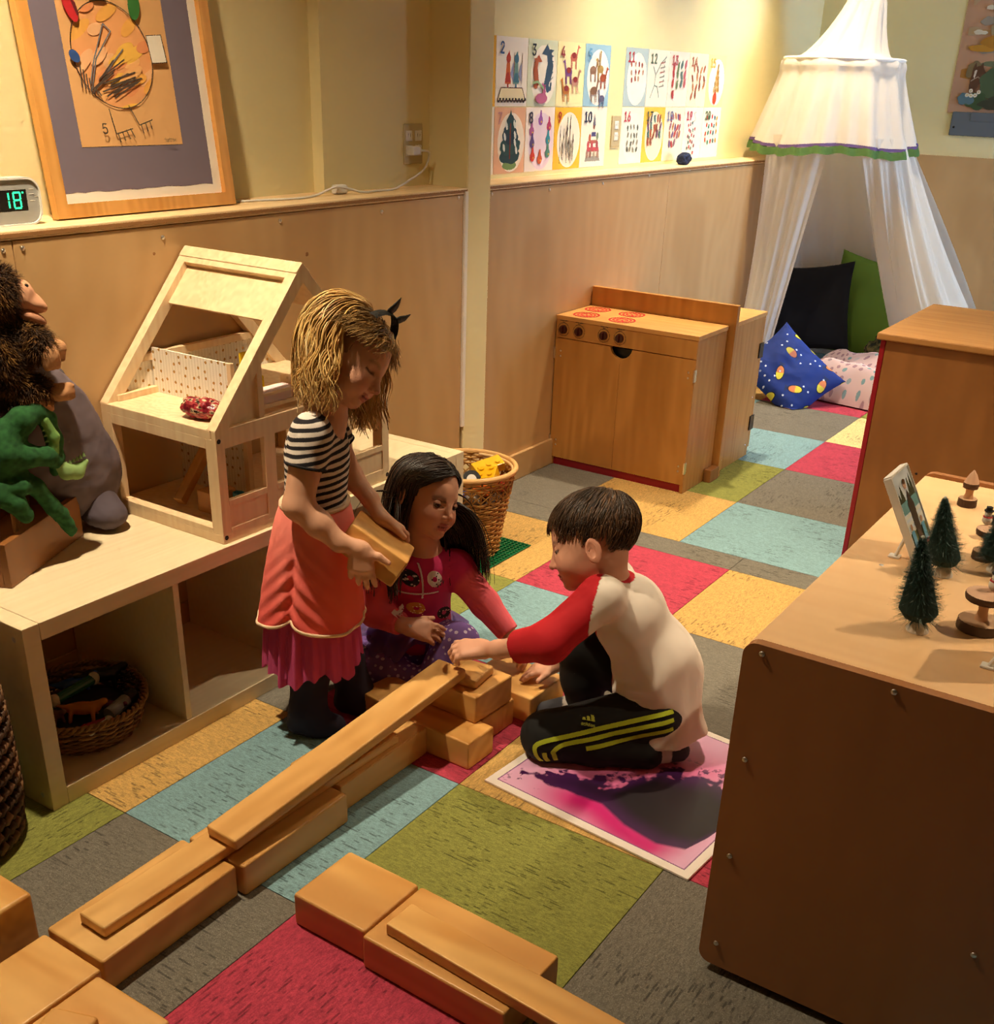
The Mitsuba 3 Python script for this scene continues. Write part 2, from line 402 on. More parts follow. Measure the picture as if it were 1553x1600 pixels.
wl = struct('wall_left', cat([box(XW, XA, YS, 1.43, 0, CEIL), box(XW, XB, 1.43, YE, 0, CEIL)]), 'm_paint')
struct('column', box(XB - .02, XF + .004, 1.936, 2.068, 0, CEIL, .004), 'm_paint', parent=wl)
struct('corner_strip', box(XF - .004, XF + .007, 1.922, 1.938, .3, LED - .01), 'm_white', parent=wl, label='thin white strip')
for y0, y1 in ((YS, .292), (.294, 1.92), (2.068, 3.46), (3.462, YE - .02)):
    o = .018 if y0 > 2 else 0
    struct('plywood_panel', box(XF - .016 - o, XF - o, y0, y1, .0, LED - .02, .002), 'm_ply', parent=wl)
for y0, y1 in ((YS, 1.936), (2.07, YE - .02)):
    o = .018 if y0 > 2 else 0
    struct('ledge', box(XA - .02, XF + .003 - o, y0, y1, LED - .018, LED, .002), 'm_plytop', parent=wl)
    struct('ledge_edge', box(XF + .0025 - o, XF + .0042 - o, y0, y1, LED - .013, LED - .005), 'm_plyedge', parent=wl, label='darker ply edge')
for y, z in [(0.269, 1.043), (0.315, 1.044), (0.69, 1.034), (1.085, 1.042), (1.506, 1.037), (1.891, 1.053), (2.107, 1.051), (2.478, 1.045), (2.873, 1.047), (3.265, 1.058), (3.656, 1.065), (4.058, 1.065)]:
    struct('screw', ball((XF + .001 - (.018 if y > 2 else 0), y, z), .0055, 1, (.6, 1, 1)), 'm_screw', parent=wl)
for y, z, r in ((1.183, .949, .006), (1.52, .618, .009), (1.39, .52, .005), (.66, 1.0, .004)):
    struct('wood_knot', tr(lathe([(r, 0), (r * .6, .0008), (.0001, .001)], 10), M((XF + .0002, y, z), ry=90)), 'm_plyedge', parent=wl)
struct('baseboard_left', cat([box(XF - .018, XF - .002, 2.07, YE - .05, 0, .105, .003)]), 'm_ply')
wb = struct('wall_back', box(XW, XR, YE, YE + .15, 0, CEIL), 'm_paint')
for x0, x1 in ((-1.2, .35), (.352, 1.6), (1.602, 2.88)):
    struct('plywood_panel', box(x0, x1, YE - .018, YE, 0, 1.105, .002), 'm_ply', parent=wb)
struct('wall_front', box(XW, XR, YS - .15, YS, 0, CEIL), 'm_unseen')
WY0, WY1, WZ0, WZ1 = 3.65, 5.25, .75, 2.05
wr = struct('wall_right', cat([box(XR, XR + .15, YS, WY0, 0, CEIL), box(XR, XR + .15, WY1, YE, 0, CEIL), box(XR, XR + .15, WY0, WY1, 0, WZ0), box(XR, XR + .15, WY0, WY1, WZ1, CEIL)]), 'm_unseen')
struct('wall_partition', box(1.0, XR, 3.30, 3.42, 0, CEIL), 'm_paint')
wn = struct('window_1', cat([box(XR + .02, XR + .07, WY0, WY1, WZ0, WZ0 + .05), box(XR + .02, XR + .07, WY0, WY1, WZ1 - .05, WZ1), box(XR + .02, XR + .07, WY0, WY0 + .05, WZ0, WZ1),
            box(XR + .02, XR + .07, WY1 - .05, WY1, WZ0, WZ1), box(XR + .02, XR + .07, (WY0 + WY1) / 2 - .025, (WY0 + WY1) / 2 + .025, WZ0, WZ1)]), 'm_white')
pane = trimesh.Trimesh([[XR + .08, WY0, WZ0], [XR + .08, WY1, WZ0], [XR + .08, WY1, WZ1], [XR + .08, WY0, WZ1]], [[0, 2, 1], [0, 3, 2]], process=False)
put('pane', pane, None, parent=wn, emitter={'type': 'area', 'radiance': rgb(DAY)}, label='bright daylit pane')
cg = sg.box(XW, YS, XR, YE)
for l_ in LAMPS: cg = cg.difference(sg.Point(l_[0], l_[1]).buffer(.062, 8))
struct('ceiling', tr(extr(cg, .02), M((0, 0, CEIL))), 'm_ceil')
struct('attic', box(XW, XR, YS, YE, CEIL + .14, CEIL + .2), 'm_unseen', parent='ceiling')
for i, (x, y, L, CAN) in enumerate(LAMPS):
    t = thing('ceiling_lamp', LAMP_LABELS[i], 'lamp', 'recessed ceiling lamps')
    a = np.linspace(0, 2 * np.pi, 25)[:-1]
    put('trim_ring', lathe([(.060, CEIL - .003), (.078, CEIL - .003), (.080, CEIL), (.060, CEIL)], 24, (x, y, 0)), 'm_white', parent=t)
    put('can', lathe([(.0605, CEIL - .002), (.0605, CEIL + .13), (.001, CEIL + .13)], 24, (x, y, 0)), 'm_can', parent=t)
    d = trimesh.Trimesh(np.vstack([np.column_stack([x + .042 * np.cos(a), y + .042 * np.sin(a), 0 * a + CEIL + CAN]), [[x, y, CEIL + CAN]]]), [[(k + 1) % 24, k, 24] for k in range(24)], process=False)
    put('bulb', d, None, parent=t, emitter={'type': 'area', 'radiance': rgb(WARM * L)})
# ------------------------------------------------------------------ low cube shelf along the left wall
SH = .423
t = thing('cube_shelf', 'low birch cube shelf with open cells along the left wall', 'shelf')
sx0, sx1, sy0, sy1 = -1.012, -.62, -.084, 1.378
put('top_board', box(sx0, sx1, sy0 + .039, sy1 - .039, SH - .038, SH, .0012), 'm_birch', parent=t)
put('bottom_board', box(sx0, sx1, sy0 + .039, sy1 - .039, .0, .04, .0012), 'm_birch', parent=t)
for y in (sy0, sy1 - .038):
    s = put('side_board', box(sx0, sx1, y, y + .038, 0, SH, .0015), 'm_birch', parent=t)
put('screw', cyl((sx1 - .03, sy0 - .0006, SH - .03), (sx1 - .03, sy0 + .003, SH - .03), .006, 12), 'm_screw', parent=t)
put('screw', cyl((sx1 - .03, sy0 - .0006, .03), (sx1 - .03, sy0 + .003, .03), .006, 12), 'm_screw', parent=t)
for i in range(3):
    y = .294 + .3565 * i
    put('divider', box(sx0 + .005, sx1 - .004, y - .008, y + .008, .04, SH - .038, .001), 'm_birch', parent=t)
struct('baseboard_left', box(XF, XF + .007, -2, 1.92, 0, .1, .002), 'm_ply')

# ------------------------------------------------------------------ doll's house on the shelf
t = thing('dollhouse', 'open pine doll house with a steep frame roof standing on the cube shelf', 'dollhouse')
hx0, hx1, hy0, hy1, hz, hf, ha = -1.015, -.633, .452, 1.050, SH, .688, 1.012
hc = .751
put('base_board', box(hx0, hx1, hy0, hy1, hz, hz + .022, .002), 'm_pine', parent=t)
put('upper_floor', box(hx0, hx1 - .016, hy0, hy1, hf - .022, hf, .002), 'm_pine', parent=t)
for y0, y1 in ((hy0, hy0 + .026), (hy1 - .026, hy1)):
    for x0, x1 in ((hx0, hx0 + .034), (hx1 - .034, hx1)):
        put('corner_post', box(x0, x1, y0, y1, hz + .02, hf - .02, .0015), 'm_pine', parent=t)
    put('side_rail', box(hx0 + .034, hx1 - .034, y0, y1, hz + .02, hz + .034, .0015), 'm_pine', parent=t)
    put('side_rail', box(hx0 + .034, hx1 - .034, y0, y1, hf - .045, hf - .02, .0015), 'm_pine', parent=t)
for y0, y1 in ((.598, .633), (.868, .905)):
    put('front_post', box(hx1 - .014, hx1, y0, y1, hz + .02, hf - .02, .0015), 'm_pine', parent=t)
for y0, y1 in ((hy0 + .026, .598), (.633, .868), (.905, hy1 - .026)):
    put('front_panel', cat([box(hx1 - .008, hx1 - .003, y0, y1, hz + .03, hz + .09), box(hx1 - .013, hx1, y0, y1, hz + .085, hz + .1, .001)]), 'm_pine', parent=t)
    put('front_rail', box(hx1 - .014, hx1, y0, y1, hz, hz + .034, .0012), 'm_pine', parent=t)
put('front_rail', box(hx1 - .014, hx1, hy0, hy1, hf - .044, hf - .0, .0015), 'm_pine', parent=t)
for y in (.461, 1.041):
    for z in (hz + .015, hf - .024):
        put('bolt_hole', cyl((hx1 - .001, y, z), (hx1 + .0006, y, z), .0055, 14), 'm_black', parent=t, label='dark bolt hole')
# wallpapered inner walls
def dots(p, n, uv):
    a, b = uv.x * 45, uv.y * 45
    h = cell_rand(dr.floor(a), dr.floor(b), 3)
    cx, cy = dr.floor(a) + .3 + .4 * cell_rand(dr.floor(a), dr.floor(b), 1), dr.floor(b) + .3 + .4 * cell_rand(dr.floor(a), dr.floor(b), 2)
    d = dr.sqrt(dr.square(a - cx) + dr.square(b - cy))
    s = .5 + .5 * dr.sin(a * 14)
    base = mix(lin('#e9e3d6').tolist(), lin('#dcd5c6').tolist(), s)
    return mix(base, lin('#a9803f').tolist(), (1 - smoothstep(.13, .2, d)) * smoothstep(.25, .3, h))
mat('m_dots', mikit.proc(dots), .7)
def uvbox(b, a, c): return b.vertices[:, [a, c]]
def trap(x0, th, z0_, z1_):
    k = (hc - hy0) / (ha - hf); g = sg.Polygon([(hy0 + .012 + (z0_ - hf) * k, z0_), (2 * hc - hy0 - .012 - (z0_ - hf) * k, z0_), (2 * hc - hy0 - .012 - (z1_ - hf) * k, z1_), (hy0 + .012 + (z1_ - hf) * k, z1_)])
    A = np.eye(4); A[:3, :3] = [[0, 0, 1], [1, 0, 0], [0, 1, 0]]; A[:3, 3] = [x0, 0, 0]; return tr(extr(g, th), A)
w = trap(hx0 + .01, .006, hf, .768)
put('back_wall', w, 'm_dots', parent=t, uv=uvbox(w, 1, 2), label='wall papered with small tan dots')
put('back_rail', trap(hx0 + .006, .016, .765, .782), 'm_pine', parent=t)
put('back_rail', box(hx0 + .016, hx0 + .032, hy0 + .03, .60, hf, .703, .001), 'm_pine', parent=t)
w = box(hx0 + .02, -.735, .600, .606, hf, .795)
put('partition', w, 'm_dots', parent=t, uv=uvbox(w, 0, 2), label='partition papered with small tan dots')
put('partition_edge', box(-.738, -.725, .597, .609, hf, .796, .001), 'm_pine', parent=t)
w = box(hx0 + .02, -.76, .66, .666, hz + .02, hf - .02)
put('partition', w, 'm_dots', parent=t, uv=uvbox(w, 0, 2), label='partition papered with small tan dots')
put('partition_edge', box(-.765, -.75, .655, .671, hz + .02, hf - .02, .001), 'm_pine', parent=t)
# roof: two sloped open frames, upper third boarded
sl = math.hypot(hc - hy0, ha - hf)
for s in (1, -1):
    e = np.array([0, hy0 if s > 0 else 2 * hc - hy0, hf]); d = np.array([0, s * (hc - hy0), ha - hf]) / sl
    nrm = np.array([0, -s * d[2], abs(d[1])])
    def plank(x0, x1, a0, a1, th, o=0.0):
        b = box(x0, x1, a0, a1, -th, 0, .0012)
        A = np.eye(4); A[:3, :3] = np.stack([[1, 0, 0], d, nrm], 1) if s > 0 else np.stack([[-1, 0, 0], d, nrm], 1)
        if s < 0: b = box(-x1, -x0, a0, a1, -th, 0, .0012)
        A[:3, 3] = e + nrm * o; return tr(b, A)
    rf = put('roof_frame', cat([plank(hx0, hx0 + .026, 0, sl, .03), plank(hx1 - .028, hx1, 0, sl, .03), plank(hx0 + .026, hx1 - .028, sl - .045, sl, .03)]), 'm_pine', parent=t)
    put('roof_board', plank(hx0 + .026, hx1 - .028, sl * (.66 if s > 0 else .70), sl - .045, .006, -.016), 'm_pine', parent=t)
    yb = .600 if s > 0 else 2 * hc - .600
    tri = sg.Polygon([(hy0 + .012 if s > 0 else 2 * hc - hy0 - .012, hf), (yb, hf), (yb, hf + (abs(yb - (hy0 if s > 0 else 2 * hc - hy0))) * (ha - hf) / (hc - hy0) - .02)])
    g = extr(tri, .01); A = np.eye(4); A[:3, :3] = [[0, 0, 1], [1, 0, 0], [0, 1, 0]]; A[:3, 3] = [hx1 - .022, 0, 0]
    put('gable_panel', tr(g, A), 'm_pine', parent=t)
    put('gable_post', box(hx1 - .024, hx1 - .004, yb - .008, yb + .008, hf, hf + .15, .001), 'm_pine', parent=t)

# things in the doll's house
def crumple(c, sx, sy, sz, seed, amp=.35):
    b = ball((0, 0, 0), 1, 4, (sx, sy, sz))
    q = b.vertices
    b.vertices = q * (1 + amp * (meshkit.fbm(q / max(sx, sy, sz) * 2.2 + seed, 3, seed)[:, None] - .5)) + np.array(c)
    return b
m = crumple((-.735, .515, hf + .024), .055, .035, .024, 5, .7)
m.vertices[:, 2] = np.maximum(m.vertices[:, 2], hf + .001)
nz = meshkit.fbm(m.vertices * 90, 2, 3)[:, None]
cc = np.where(nz > .55, lin('#6a1220'), np.where(nz > .40, lin('#a03038'), np.where(nz > .33, lin('#d8b79a'), lin('#241012'))))
put('foil_toy', m, 'm_vcg', color=cc, smooth=True, label='crumpled shiny dark red toy lying on the upper floor of the doll house', cat='toy')
t = thing('toy_crib', 'tiny wooden crib on the upper floor of the doll house, behind the child', 'toy crib')
def hole_panel(w, h, arch):
    g = sg.box(0, 0, w, h).union(sa.scale(sg.Point(w / 2, h).buffer(w / 2, 12), 1, arch))
    for k in (.3, .5, .7): g = g.difference(sg.LineString([(w * k, h * .38), (w * k, h * .75)]).buffer(w * .06, 4))
    return g.difference(sg.Point(w / 2, h * .97).buffer(w * .06, 5))
for i, y in enumerate((.622, .735)):
    g = extr(hole_panel(.05, .06, .25), .006); A = np.eye(4); A[:3, :3] = [[0, 0, 1], [1, 0, 0], [0, 1, 0]]; A[:3, 3] = [-.665, 0, hf + .002]
    if i == 0: A[:3, :3] = [[1, 0, 0], [0, 0, -1], [0, 1, 0]]; A[:3, 3] = [-.70, y, hf + .002]
    else: A[:3, :3] = [[1, 0, 0], [0, 0, -1], [0, 1, 0]]; A[:3, 3] = [-.70, y, hf + .002]
    put('end_panel', tr(g, A), 'm_pine', parent=t)
put('frame_rail', cat([box(-.70, -.695, .62, .735, hf + .012, hf + .02), box(-.655, -.65, .62, .735, hf + .012, hf + .02), box(-.70, -.695, .62, .735, hf + .04, hf + .046), box(-.655, -.65, .62, .735, hf + .04, hf + .046)]), 'm_pine', parent=t)
put('mattress', box(-.694, -.656, .625, .73, hf + .014, hf + .05, .008), 'm_vc', color='#e6cfd0', parent=t, label='pale pink mattress')
t = thing('toy_chair', 'small bright yellow toy chair on the upper floor of the doll house', 'toy chair')
put('seat', box(-.80, -.765, .70, .74, hf + .04, hf + .05, .002), 'm_vc', color='#e8c81c', parent=t)
put('backrest', box(-.805, -.798, .70, .74, hf + .05, hf + .105, .002), 'm_vc', color='#e8c81c', parent=t)
for x in (-.80, -.77):
    for y in (.703, .733): put('leg', box(x, x + .006, y, y + .006, hf, hf + .04), 'm_vc', color='#e8c81c', parent=t)
b = tr(box(-.012, .012, -.075, .075, -.012, .012, .002), M((-.86, .575, hz + .085), rx=40, rz=10))
put('toy_ramp', b, 'm_blk_y', label='small wooden block leaning like a ramp inside the doll house', cat='toy block')
put('toy_box', box(-.80, -.74, .53, .60, hz + .022, hz + .075, .002), 'm_blk_x', label='small square wooden block on the ground floor of the doll house', cat='toy block')
m = cat([ball((-.70, .57, hz + .034), .014, 2, (1.3, 1, .9)), ball((-.695, .556, hz + .046), .008, 2), ball((-.692, .551, hz + .054), .003, 1), ball((-.698, .562, hz + .054), .003, 1)])
put('toy_mouse', m, 'm_vc', color='#b9c4bb', smooth=True, label='tiny pale toy animal behind the front window of the doll house', cat='toy')
put('toy_cup', lathe([(.006, hz + .022), (.012, hz + .024), (.014, hz + .07), (.012, hz + .07), (.010, hz + .03), (.001, hz + .03)], 14, (-.72, .588, 0)), 'm_vc', color='#3a7f96', label='small teal toy cup inside the doll house', cat='toy cup')

# ------------------------------------------------------------------ toy stove and the unit behind it
t = thing('toy_stove', 'wooden play stove with red burner rings and four knobs', 'toy stove')
ex0, ex1, ey0, ey1, ez = -1.034, -.440, 2.572, 2.838, .594
put('top_board', box(ex0, ex1 + .003, ey0 - .003, ey1, ez - .017, ez, .002), 'm_stovetop', parent=t)
put('side_panel', box(ex1 - .014, ex1, ey0 + .002, ey1, 0, ez - .017, .0015), 'm_stove', parent=t)
put('side_panel', box(ex0, ex0 + .014, ey0 + .002, ey1, 0, ez - .017, .0015), 'm_stove', parent=t)
put('control_panel', box(ex0 + .002, ex1 - .001, ey0 - .001, ey0 + .014, .510, ez - .0175, .0015), 'm_stove', parent=t)
put('inside', box(ex0 + .014, ex1 - .014, ey0 + .03, ey1, .07, .50), 'm_black', parent=t, label='dark inside')
put('kick_board', box(ex0 + .014, ex1 - .014, ey0 + .012, ey0 + .024, .0, .06), 'm_red', parent=t, label='red kick board')
nt = sg.Point(-.747, .515).buffer(.047, 24)
for x0, x1, hs in ((ex0 + .001, -.7485, ex0 - .002), (-.7475, ex1 - .001, ex1 - .003)):
    g = extr(sg.box(x0, .034, x1, .5075).difference(nt), .014); A = np.eye(4); A[:3, :3] = [[1, 0, 0], [0, 0, -1], [0, 1, 0]]; A[:3, 3] = [0, ey0 + .014, 0]
    d = put('door', tr(g, A), 'm_stove', parent=t)
    xs = x0 + .025 if x0 < -.8 else x1 - .025
    for z in (.44, .46, .085, .105): put('screw', ball((xs, ey0 - .0005, z), .004, 1, (1, .5, 1)), 'm_screw', parent=d)
    for z in (.45, .1): put('hinge', box(hs - .001, hs + .005, ey0 - .006, ey0 + .012, z - .022, z + .022, .001), 'm_screw', parent=d)
for i, x in enumerate((-1.0, -.932, -.824, -.756)):
    z = .543
    P = Print()
    P.add(sg.Point(0, 0).buffer(.0255, 24).difference(sg.Point(0, 0).buffer(.0235, 24)), '#4a2c14')
    P.line([(-.016, .033), (-.002, .033)], .003, '#2c1a10'); P.line([(.002, .033), (.016, .033)], .003, '#2c1a10'); P.line([(-.005, .0275), (.005, .0275)], .002, '#2c1a10')
    pm, pc = P.mesh((x, ey0 - .0012, z), (1, 0, 0), (0, 0, 1))
    k_ = put('knob', cat([cyl((x, ey0 - .001, z), (x, ey0 - .012, z), .0165, 24, .015), box(x - .003, x + .003, ey0 - .02, ey0 - .01, z - .013, z + .013, .001)]), 'm_vcg', color='#3a1210', parent=t, label='dark red knob')
    put('dial_print', pm, 'm_vc', color=pc, parent=k_)
for x, y in ((-.965, 2.772), (-.945, 2.645), (-.815, 2.772), (-.79, 2.645)):
    P = Print()
    for a, b in ((.052, .044), (.038, .030), (.024, .016)):
        P.add(sg.Point(0, 0).buffer(a, 28).difference(sg.Point(0, 0).buffer(b, 28)), '#c8281e')
    P.line([(0, 0), (.02, -.03)], .007, '#c8281e'); P.add(sg.Point(0, 0).buffer(.052, 24).difference(sg.Point(0, 0).buffer(.044, 24)), '#b8221c')
    pm, pc = P.mesh((x, y, ez + .0003), (1, 0, 0), (0, 1, 0))
    put('burner_ring', pm, 'm_vc', color=pc, parent=t, label='printed red burner rings')
t = thing('toy_sink_unit', 'wooden play kitchen unit standing back to back with the play stove, near the tent', 'toy kitchen unit')
put('back_board', box(ex0, -.412, 2.842, 2.866, .0, .668, .002), 'm_stove', parent=t)
put('top_board', box(ex0, ex1 + .004, 2.868, 3.225, ez - .017, ez, .002), 'm_stovetop', parent=t)
put('side_panel', box(ex1 - .014, ex1, 2.868, 3.21, 0, ez - .017, .0015), 'm_stove', parent=t)
put('side_panel', box(ex0, ex0 + .014, 2.868, 3.21, 0, ez - .017, .0015), 'm_stove', parent=t)
d = put('door', box(ex0, ex1, 3.211, 3.225, .034, ez - .018, .0015), 'm_stove', parent=t)
for z in (.44, .14): put('hinge', box(ex1 - .002, ex1 + .005, 3.19, 3.232, z - .03, z + .03, .001), 'm_black', parent=d, label='dark hinge')
for y, z in ((2.89, .3), (2.89, .05), (3.19, .25), (2.93, .045), (3.18, .05)): put('screw', ball((ex1, y, z), .004, 1, (.5, 1, 1)), 'm_screw', parent=t)
put('floor_block', box(-.438, -.408, 2.76, 2.84, 0, .05, .002), 'm_dark', label='small wooden block on the floor against the back board of the play stove', cat='block')

# ------------------------------------------------------------------ tall cabinet with a red edge, right of the passage
t = thing('red_edged_cabinet', 'tall brown play cabinet with a red left edge behind the front cabinet', 'cabinet')
dx0, dx1, dy0, dy1, dz = .257, .95, 2.335, 2.95, .741
put('body', box(dx0 + .016, dx1, dy0, dy1, 0, dz - .022, .002), 'm_dark', parent=t)
put('left_panel', box(dx0, dx0 + .0155, dy0 - .001, dy1, 0, dz - .022, .002), 'm_red', parent=t, label='red side panel')
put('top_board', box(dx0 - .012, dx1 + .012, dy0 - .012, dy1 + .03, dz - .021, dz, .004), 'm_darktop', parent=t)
put('screw_hole', ball((.44, dy0, .33), .004, 1, (1, .4, 1)), 'm_black', parent=t)

# ------------------------------------------------------------------ front cabinet at the right with the winter ornaments
t = thing('front_cabinet', 'large brown wooden cabinet in the right foreground carrying miniature trees', 'cabinet')
cx0, cx1, cy0, cy1, cz = .665, 1.55, .294, 1.335, .648
def end_panel(y):
    g = sg.box(cx0, .018, cx1, cz).buffer(-.022).buffer(.022, 6)
    A = np.eye(4); A[:3, :3] = [[1, 0, 0], [0, 0, -1], [0, 1, 0]]; A[:3, 3] = [0, y + .018, 0]
    return tr(extr(g, .018), A)
put('end_panel', end_panel(cy0), 'm_cab', parent=t)
put('end_panel', end_panel(cy1 - .018), 'm_cab', parent=t)
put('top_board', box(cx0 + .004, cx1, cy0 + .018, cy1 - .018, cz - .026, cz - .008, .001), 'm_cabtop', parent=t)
put('left_board', box(cx0 + .003, cx0 + .018, cy0 + .018, cy1 - .018, .05, cz - .026), 'm_cab', parent=t)
put('bottom_board', box(cx0 + .018, cx1, cy0 + .018, cy1 - .018, .05, .068), 'm_cab', parent=t)
put('plinth', box(cx0 + .03, cx1, cy0 + .03, cy1 - .03, 0, .05), 'm_black', parent=t)
for x, z in [(0.695, 0.634), (0.892, 0.636), (0.694, 0.445), (0.694, 0.255), (0.694, 0.067), (1.083, 0.252)]:
    put('screw', ball((x, cy0 - .001, z), .0048, 2, (1, .55, 1)), 'm_screw', parent=t)
put('screw', ball((.742, .74, cz - .0085), .0045, 1, (1, 1, .5)), 'm_screw', parent=t)
# ------------------------------------------------------------------ framed child's drawing leaning on the ledge
t = thing('framed_drawing', 'large framed child drawing of a round orange creature leaning on the ledge', 'picture')
FW, FH = .538, .78
fo, fx = np.array([-1.118, .469, LED + .001]), np.array([0, 1.0, 0])
fy = np.array([-.085, 0, .775]); fy /= np.linalg.norm(fy); fz = np.cross(fx, fy)
FM = np.eye(4); FM[:3, :3] = np.stack([fx, fy, fz], 1); FM[:3, 3] = fo
def fput(name, m, mt, **k): return put(name, tr(m, FM), mt, parent=t, **k)
fr = .030
def mitre(x0, y0, x1, y1, flip):
    return extr(sg.Polygon(flip), .022)
for q in ([(0, 0), (FW, 0), (FW - fr, fr), (fr, fr)], [(0, FH), (FW, FH), (FW - fr, FH - fr), (fr, FH - fr)], [(0, 0), (fr, fr), (fr, FH - fr), (0, FH)], [(FW, 0), (FW, FH), (FW - fr, FH - fr), (FW - fr, fr)]):
    fput('frame_side', extr(sg.Polygon(q), .022), 'm_frame')
fput('backing', box(fr - .004, FW - fr + .004, fr - .004, FH - fr + .004, 0, .008), 'm_vcm', color='#e9e0d2', label='white backing paper')
P = Print(); r_ = np.random.default_rng(2)
e = [(.036, .052)] + [(.036 + .445 * i / 24, .050 + .004 * r_.random()) for i in range(25)] + [(.483, .76), (.036, .76)]
P.poly(e, '#6f6472')
pm, pc = P.mesh((0, 0, .0085), (1, 0, 0), (0, 1, 0)); fput('mount_paper', pm, 'm_vcm', color=pc, label='dull purple paper')
P = Print(); dx, dy = .106, .146
class Scaled:
    def add(s, g, c): P.add(sa.scale(g, .88, .72, origin=(dx, dy)), c)
Q = Scaled()
P.add(R(dx, dy, dx + .295, .755), '#d3a16a')
def L(pts, w, c): P.line([(dx + .88 * a, dy + .72 * b) for a, b in pts], w, c)
body = sa.rotate(sa.scale(sg.Point(dx + .145, dy + .262).buffer(1, 24), .124, .152), 8)
Q.add(body, '#dd9a62')
for k in range(26):
    x, y = dx + .145 + r_.normal(0, .06), dy + .262 + r_.normal(0, .08)
    g = sa.rotate(sa.scale(sg.Point(x, y).buffer(1, 8), .05 * r_.uniform(.5, 1), .016), r_.uniform(15, 50)).intersection(body)
    Q.add(g, ['#e3a86a', '#dfa04a', '#e6b24c', '#d98a58', '#e2ac7c'][k % 5])
Q.add(body.buffer(.0015).difference(body.buffer(-.0008)), '#3c2c22')
for pts in ([(.06, .16), (.09, .25), (.15, .33), (.13, .35), (.08, .24), (.06, .18)], [(.09, .18), (.14, .24), (.18, .28)]): L(pts, .003, '#6b6a70')
for k in range(16):
    a, b = r_.uniform(.05, .13), r_.uniform(.14, .20)
    L([(a, b), (a + r_.uniform(.05, .10), b + r_.uniform(.02, .06))], .003, '#4a3a30')
for k in range(7): L([(.035 + .007 * k, .23 - .012 * k), (.03 + .009 * k, .17 - .004 * k)], .003, '#54443a')
L([(.10, .108), (.11, .035), (.165, .05)], .0022, '#40342a'); L([(.165, .118), (.19, .06), (.235, .075)], .0022, '#40342a')
for i in range(4): L([(.115 + .014 * i, .038 + .004 * i), (.12 + .016 * i, .012 + .004 * i)], .0022, '#40342a')
for i in range(3): L([(.195 + .015 * i, .062 + .005 * i), (.20 + .015 * i, .036 + .006 * i)], .0022, '#40342a')
Q.add(sa.rotate(sa.scale(sg.Point(dx + .035, dy + .395).buffer(1, 14), .018, .048), 14), '#b81f26'); L([(.04, .42), (.055, .37), (.05, .40)], .006, '#5a1418')
Q.add(sa.rotate(sa.scale(sg.Point(dx + .235, dy + .405).buffer(1, 14), .019, .040), -8), '#2f6b2c')
Q.add(sa.rotate(R(dx + .262, dy + .245, dx + .313, dy + .325), 5), '#e6dccb'); Q.add(sa.rotate(R(dx + .262, dy + .245, dx + .313, dy + .325), 5).exterior.buffer(.001), '#4a3c30')
Q.add(sa.rotate(sa.scale(sg.Point(dx + .022, dy + .255).buffer(1, 10), .014, .019), 30), '#2a4a86')
Q.add(R(dx + .095, dy + .415, dx + .145, dy + .51), '#7d9bb0')
for k in range(9): L([(.10 + .005 * k, .42 + .01 * (k % 3)), (.098 + .005 * k, .50)], .004, ['#2e5a8c', '#4d7fa6', '#31567c'][k % 3])
L([(.095, .415), (.095, .51)], .002, '#33414f'); L([(.145, .415), (.145, .51)], .002, '#33414f')
P.text('5', .022, dx + .055, dy + .026, '#3a2e26')
P.text('Safttan', .008, dx + .232, dy + .006, '#3a2e26')
pm, pc = P.mesh((0, 0, .0095), (1, 0, 0), (0, 1, 0)); fput('drawing', pm, 'm_vcm', color=pc, label='crayon drawing on tan paper')

# ------------------------------------------------------------------ digital clock, cord, outlets
t = thing('digital_clock', 'silver digital clock with green digits on the ledge beside the framed drawing', 'clock')
g = sg.box(-.17, .0, 0, .096).buffer(-.03).buffer(.03, 8)
A = np.eye(4); A[:3, :3] = [[0, 0, 1], [1, 0, 0], [0, 1, 0]]; A[:3, 3] = [-1.115, .418, LED]
put('case', tr(extr(g, .034), A), 'm_vcg', color='#a9a9a6', parent=t)
ring = sg.box(-.17, .0, 0, .096).buffer(-.03).buffer(.030, 8).difference(sg.box(-.17, .0, 0, .096).buffer(-.03).buffer(.026, 8))
A2 = A.copy(); A2[0, 3] = -1.081
put('rim', tr(extr(ring, .004), A2), 'm_plastic', parent=t, label='white rim')
put('screen', box(-1.083, -1.0805, .25, .385, LED + .030, LED + .072), 'm_black', parent=t, label='black screen')
seg = {'a': (.0, .030, .016, .034), 'b': (.014, .018, .018, .032), 'c': (.014, .002, .018, .016), 'd': (0, -.001, .016, .003), 'e': (-.002, .002, .002, .016), 'f': (-.002, .018, .002, .032), 'g': (.0, .015, .016, .019)}
def digit(ch, y):
    return [box(-1.0805, -1.0798, y + seg[s][0], y + seg[s][2], LED + .0345 + seg[s][1], LED + .0345 + seg[s][3]) for s in {'1': 'bc', '8': 'abcdefg'}[ch]]
put('digits', cat(digit('1', .325) + digit('8', .353) + [box(-1.0805, -1.0798, .374, .378, LED + .064, LED + .068)]), None, parent=t, emitter={'type': 'area', 'radiance': rgb((.12, 3.0, 1.0))}, label='glowing green digits 18')
for i, (z, w) in enumerate(((.071, .012), (.061, .012), (.056, .009), (.048, .012))):
    put('button_mark', box(-1.0808, -1.0802, .392 + (.012 if i == 2 else 0), .392 + w + (.012 if i == 2 else 0), LED + z, LED + z + .0015), 'm_plastic', parent=t)

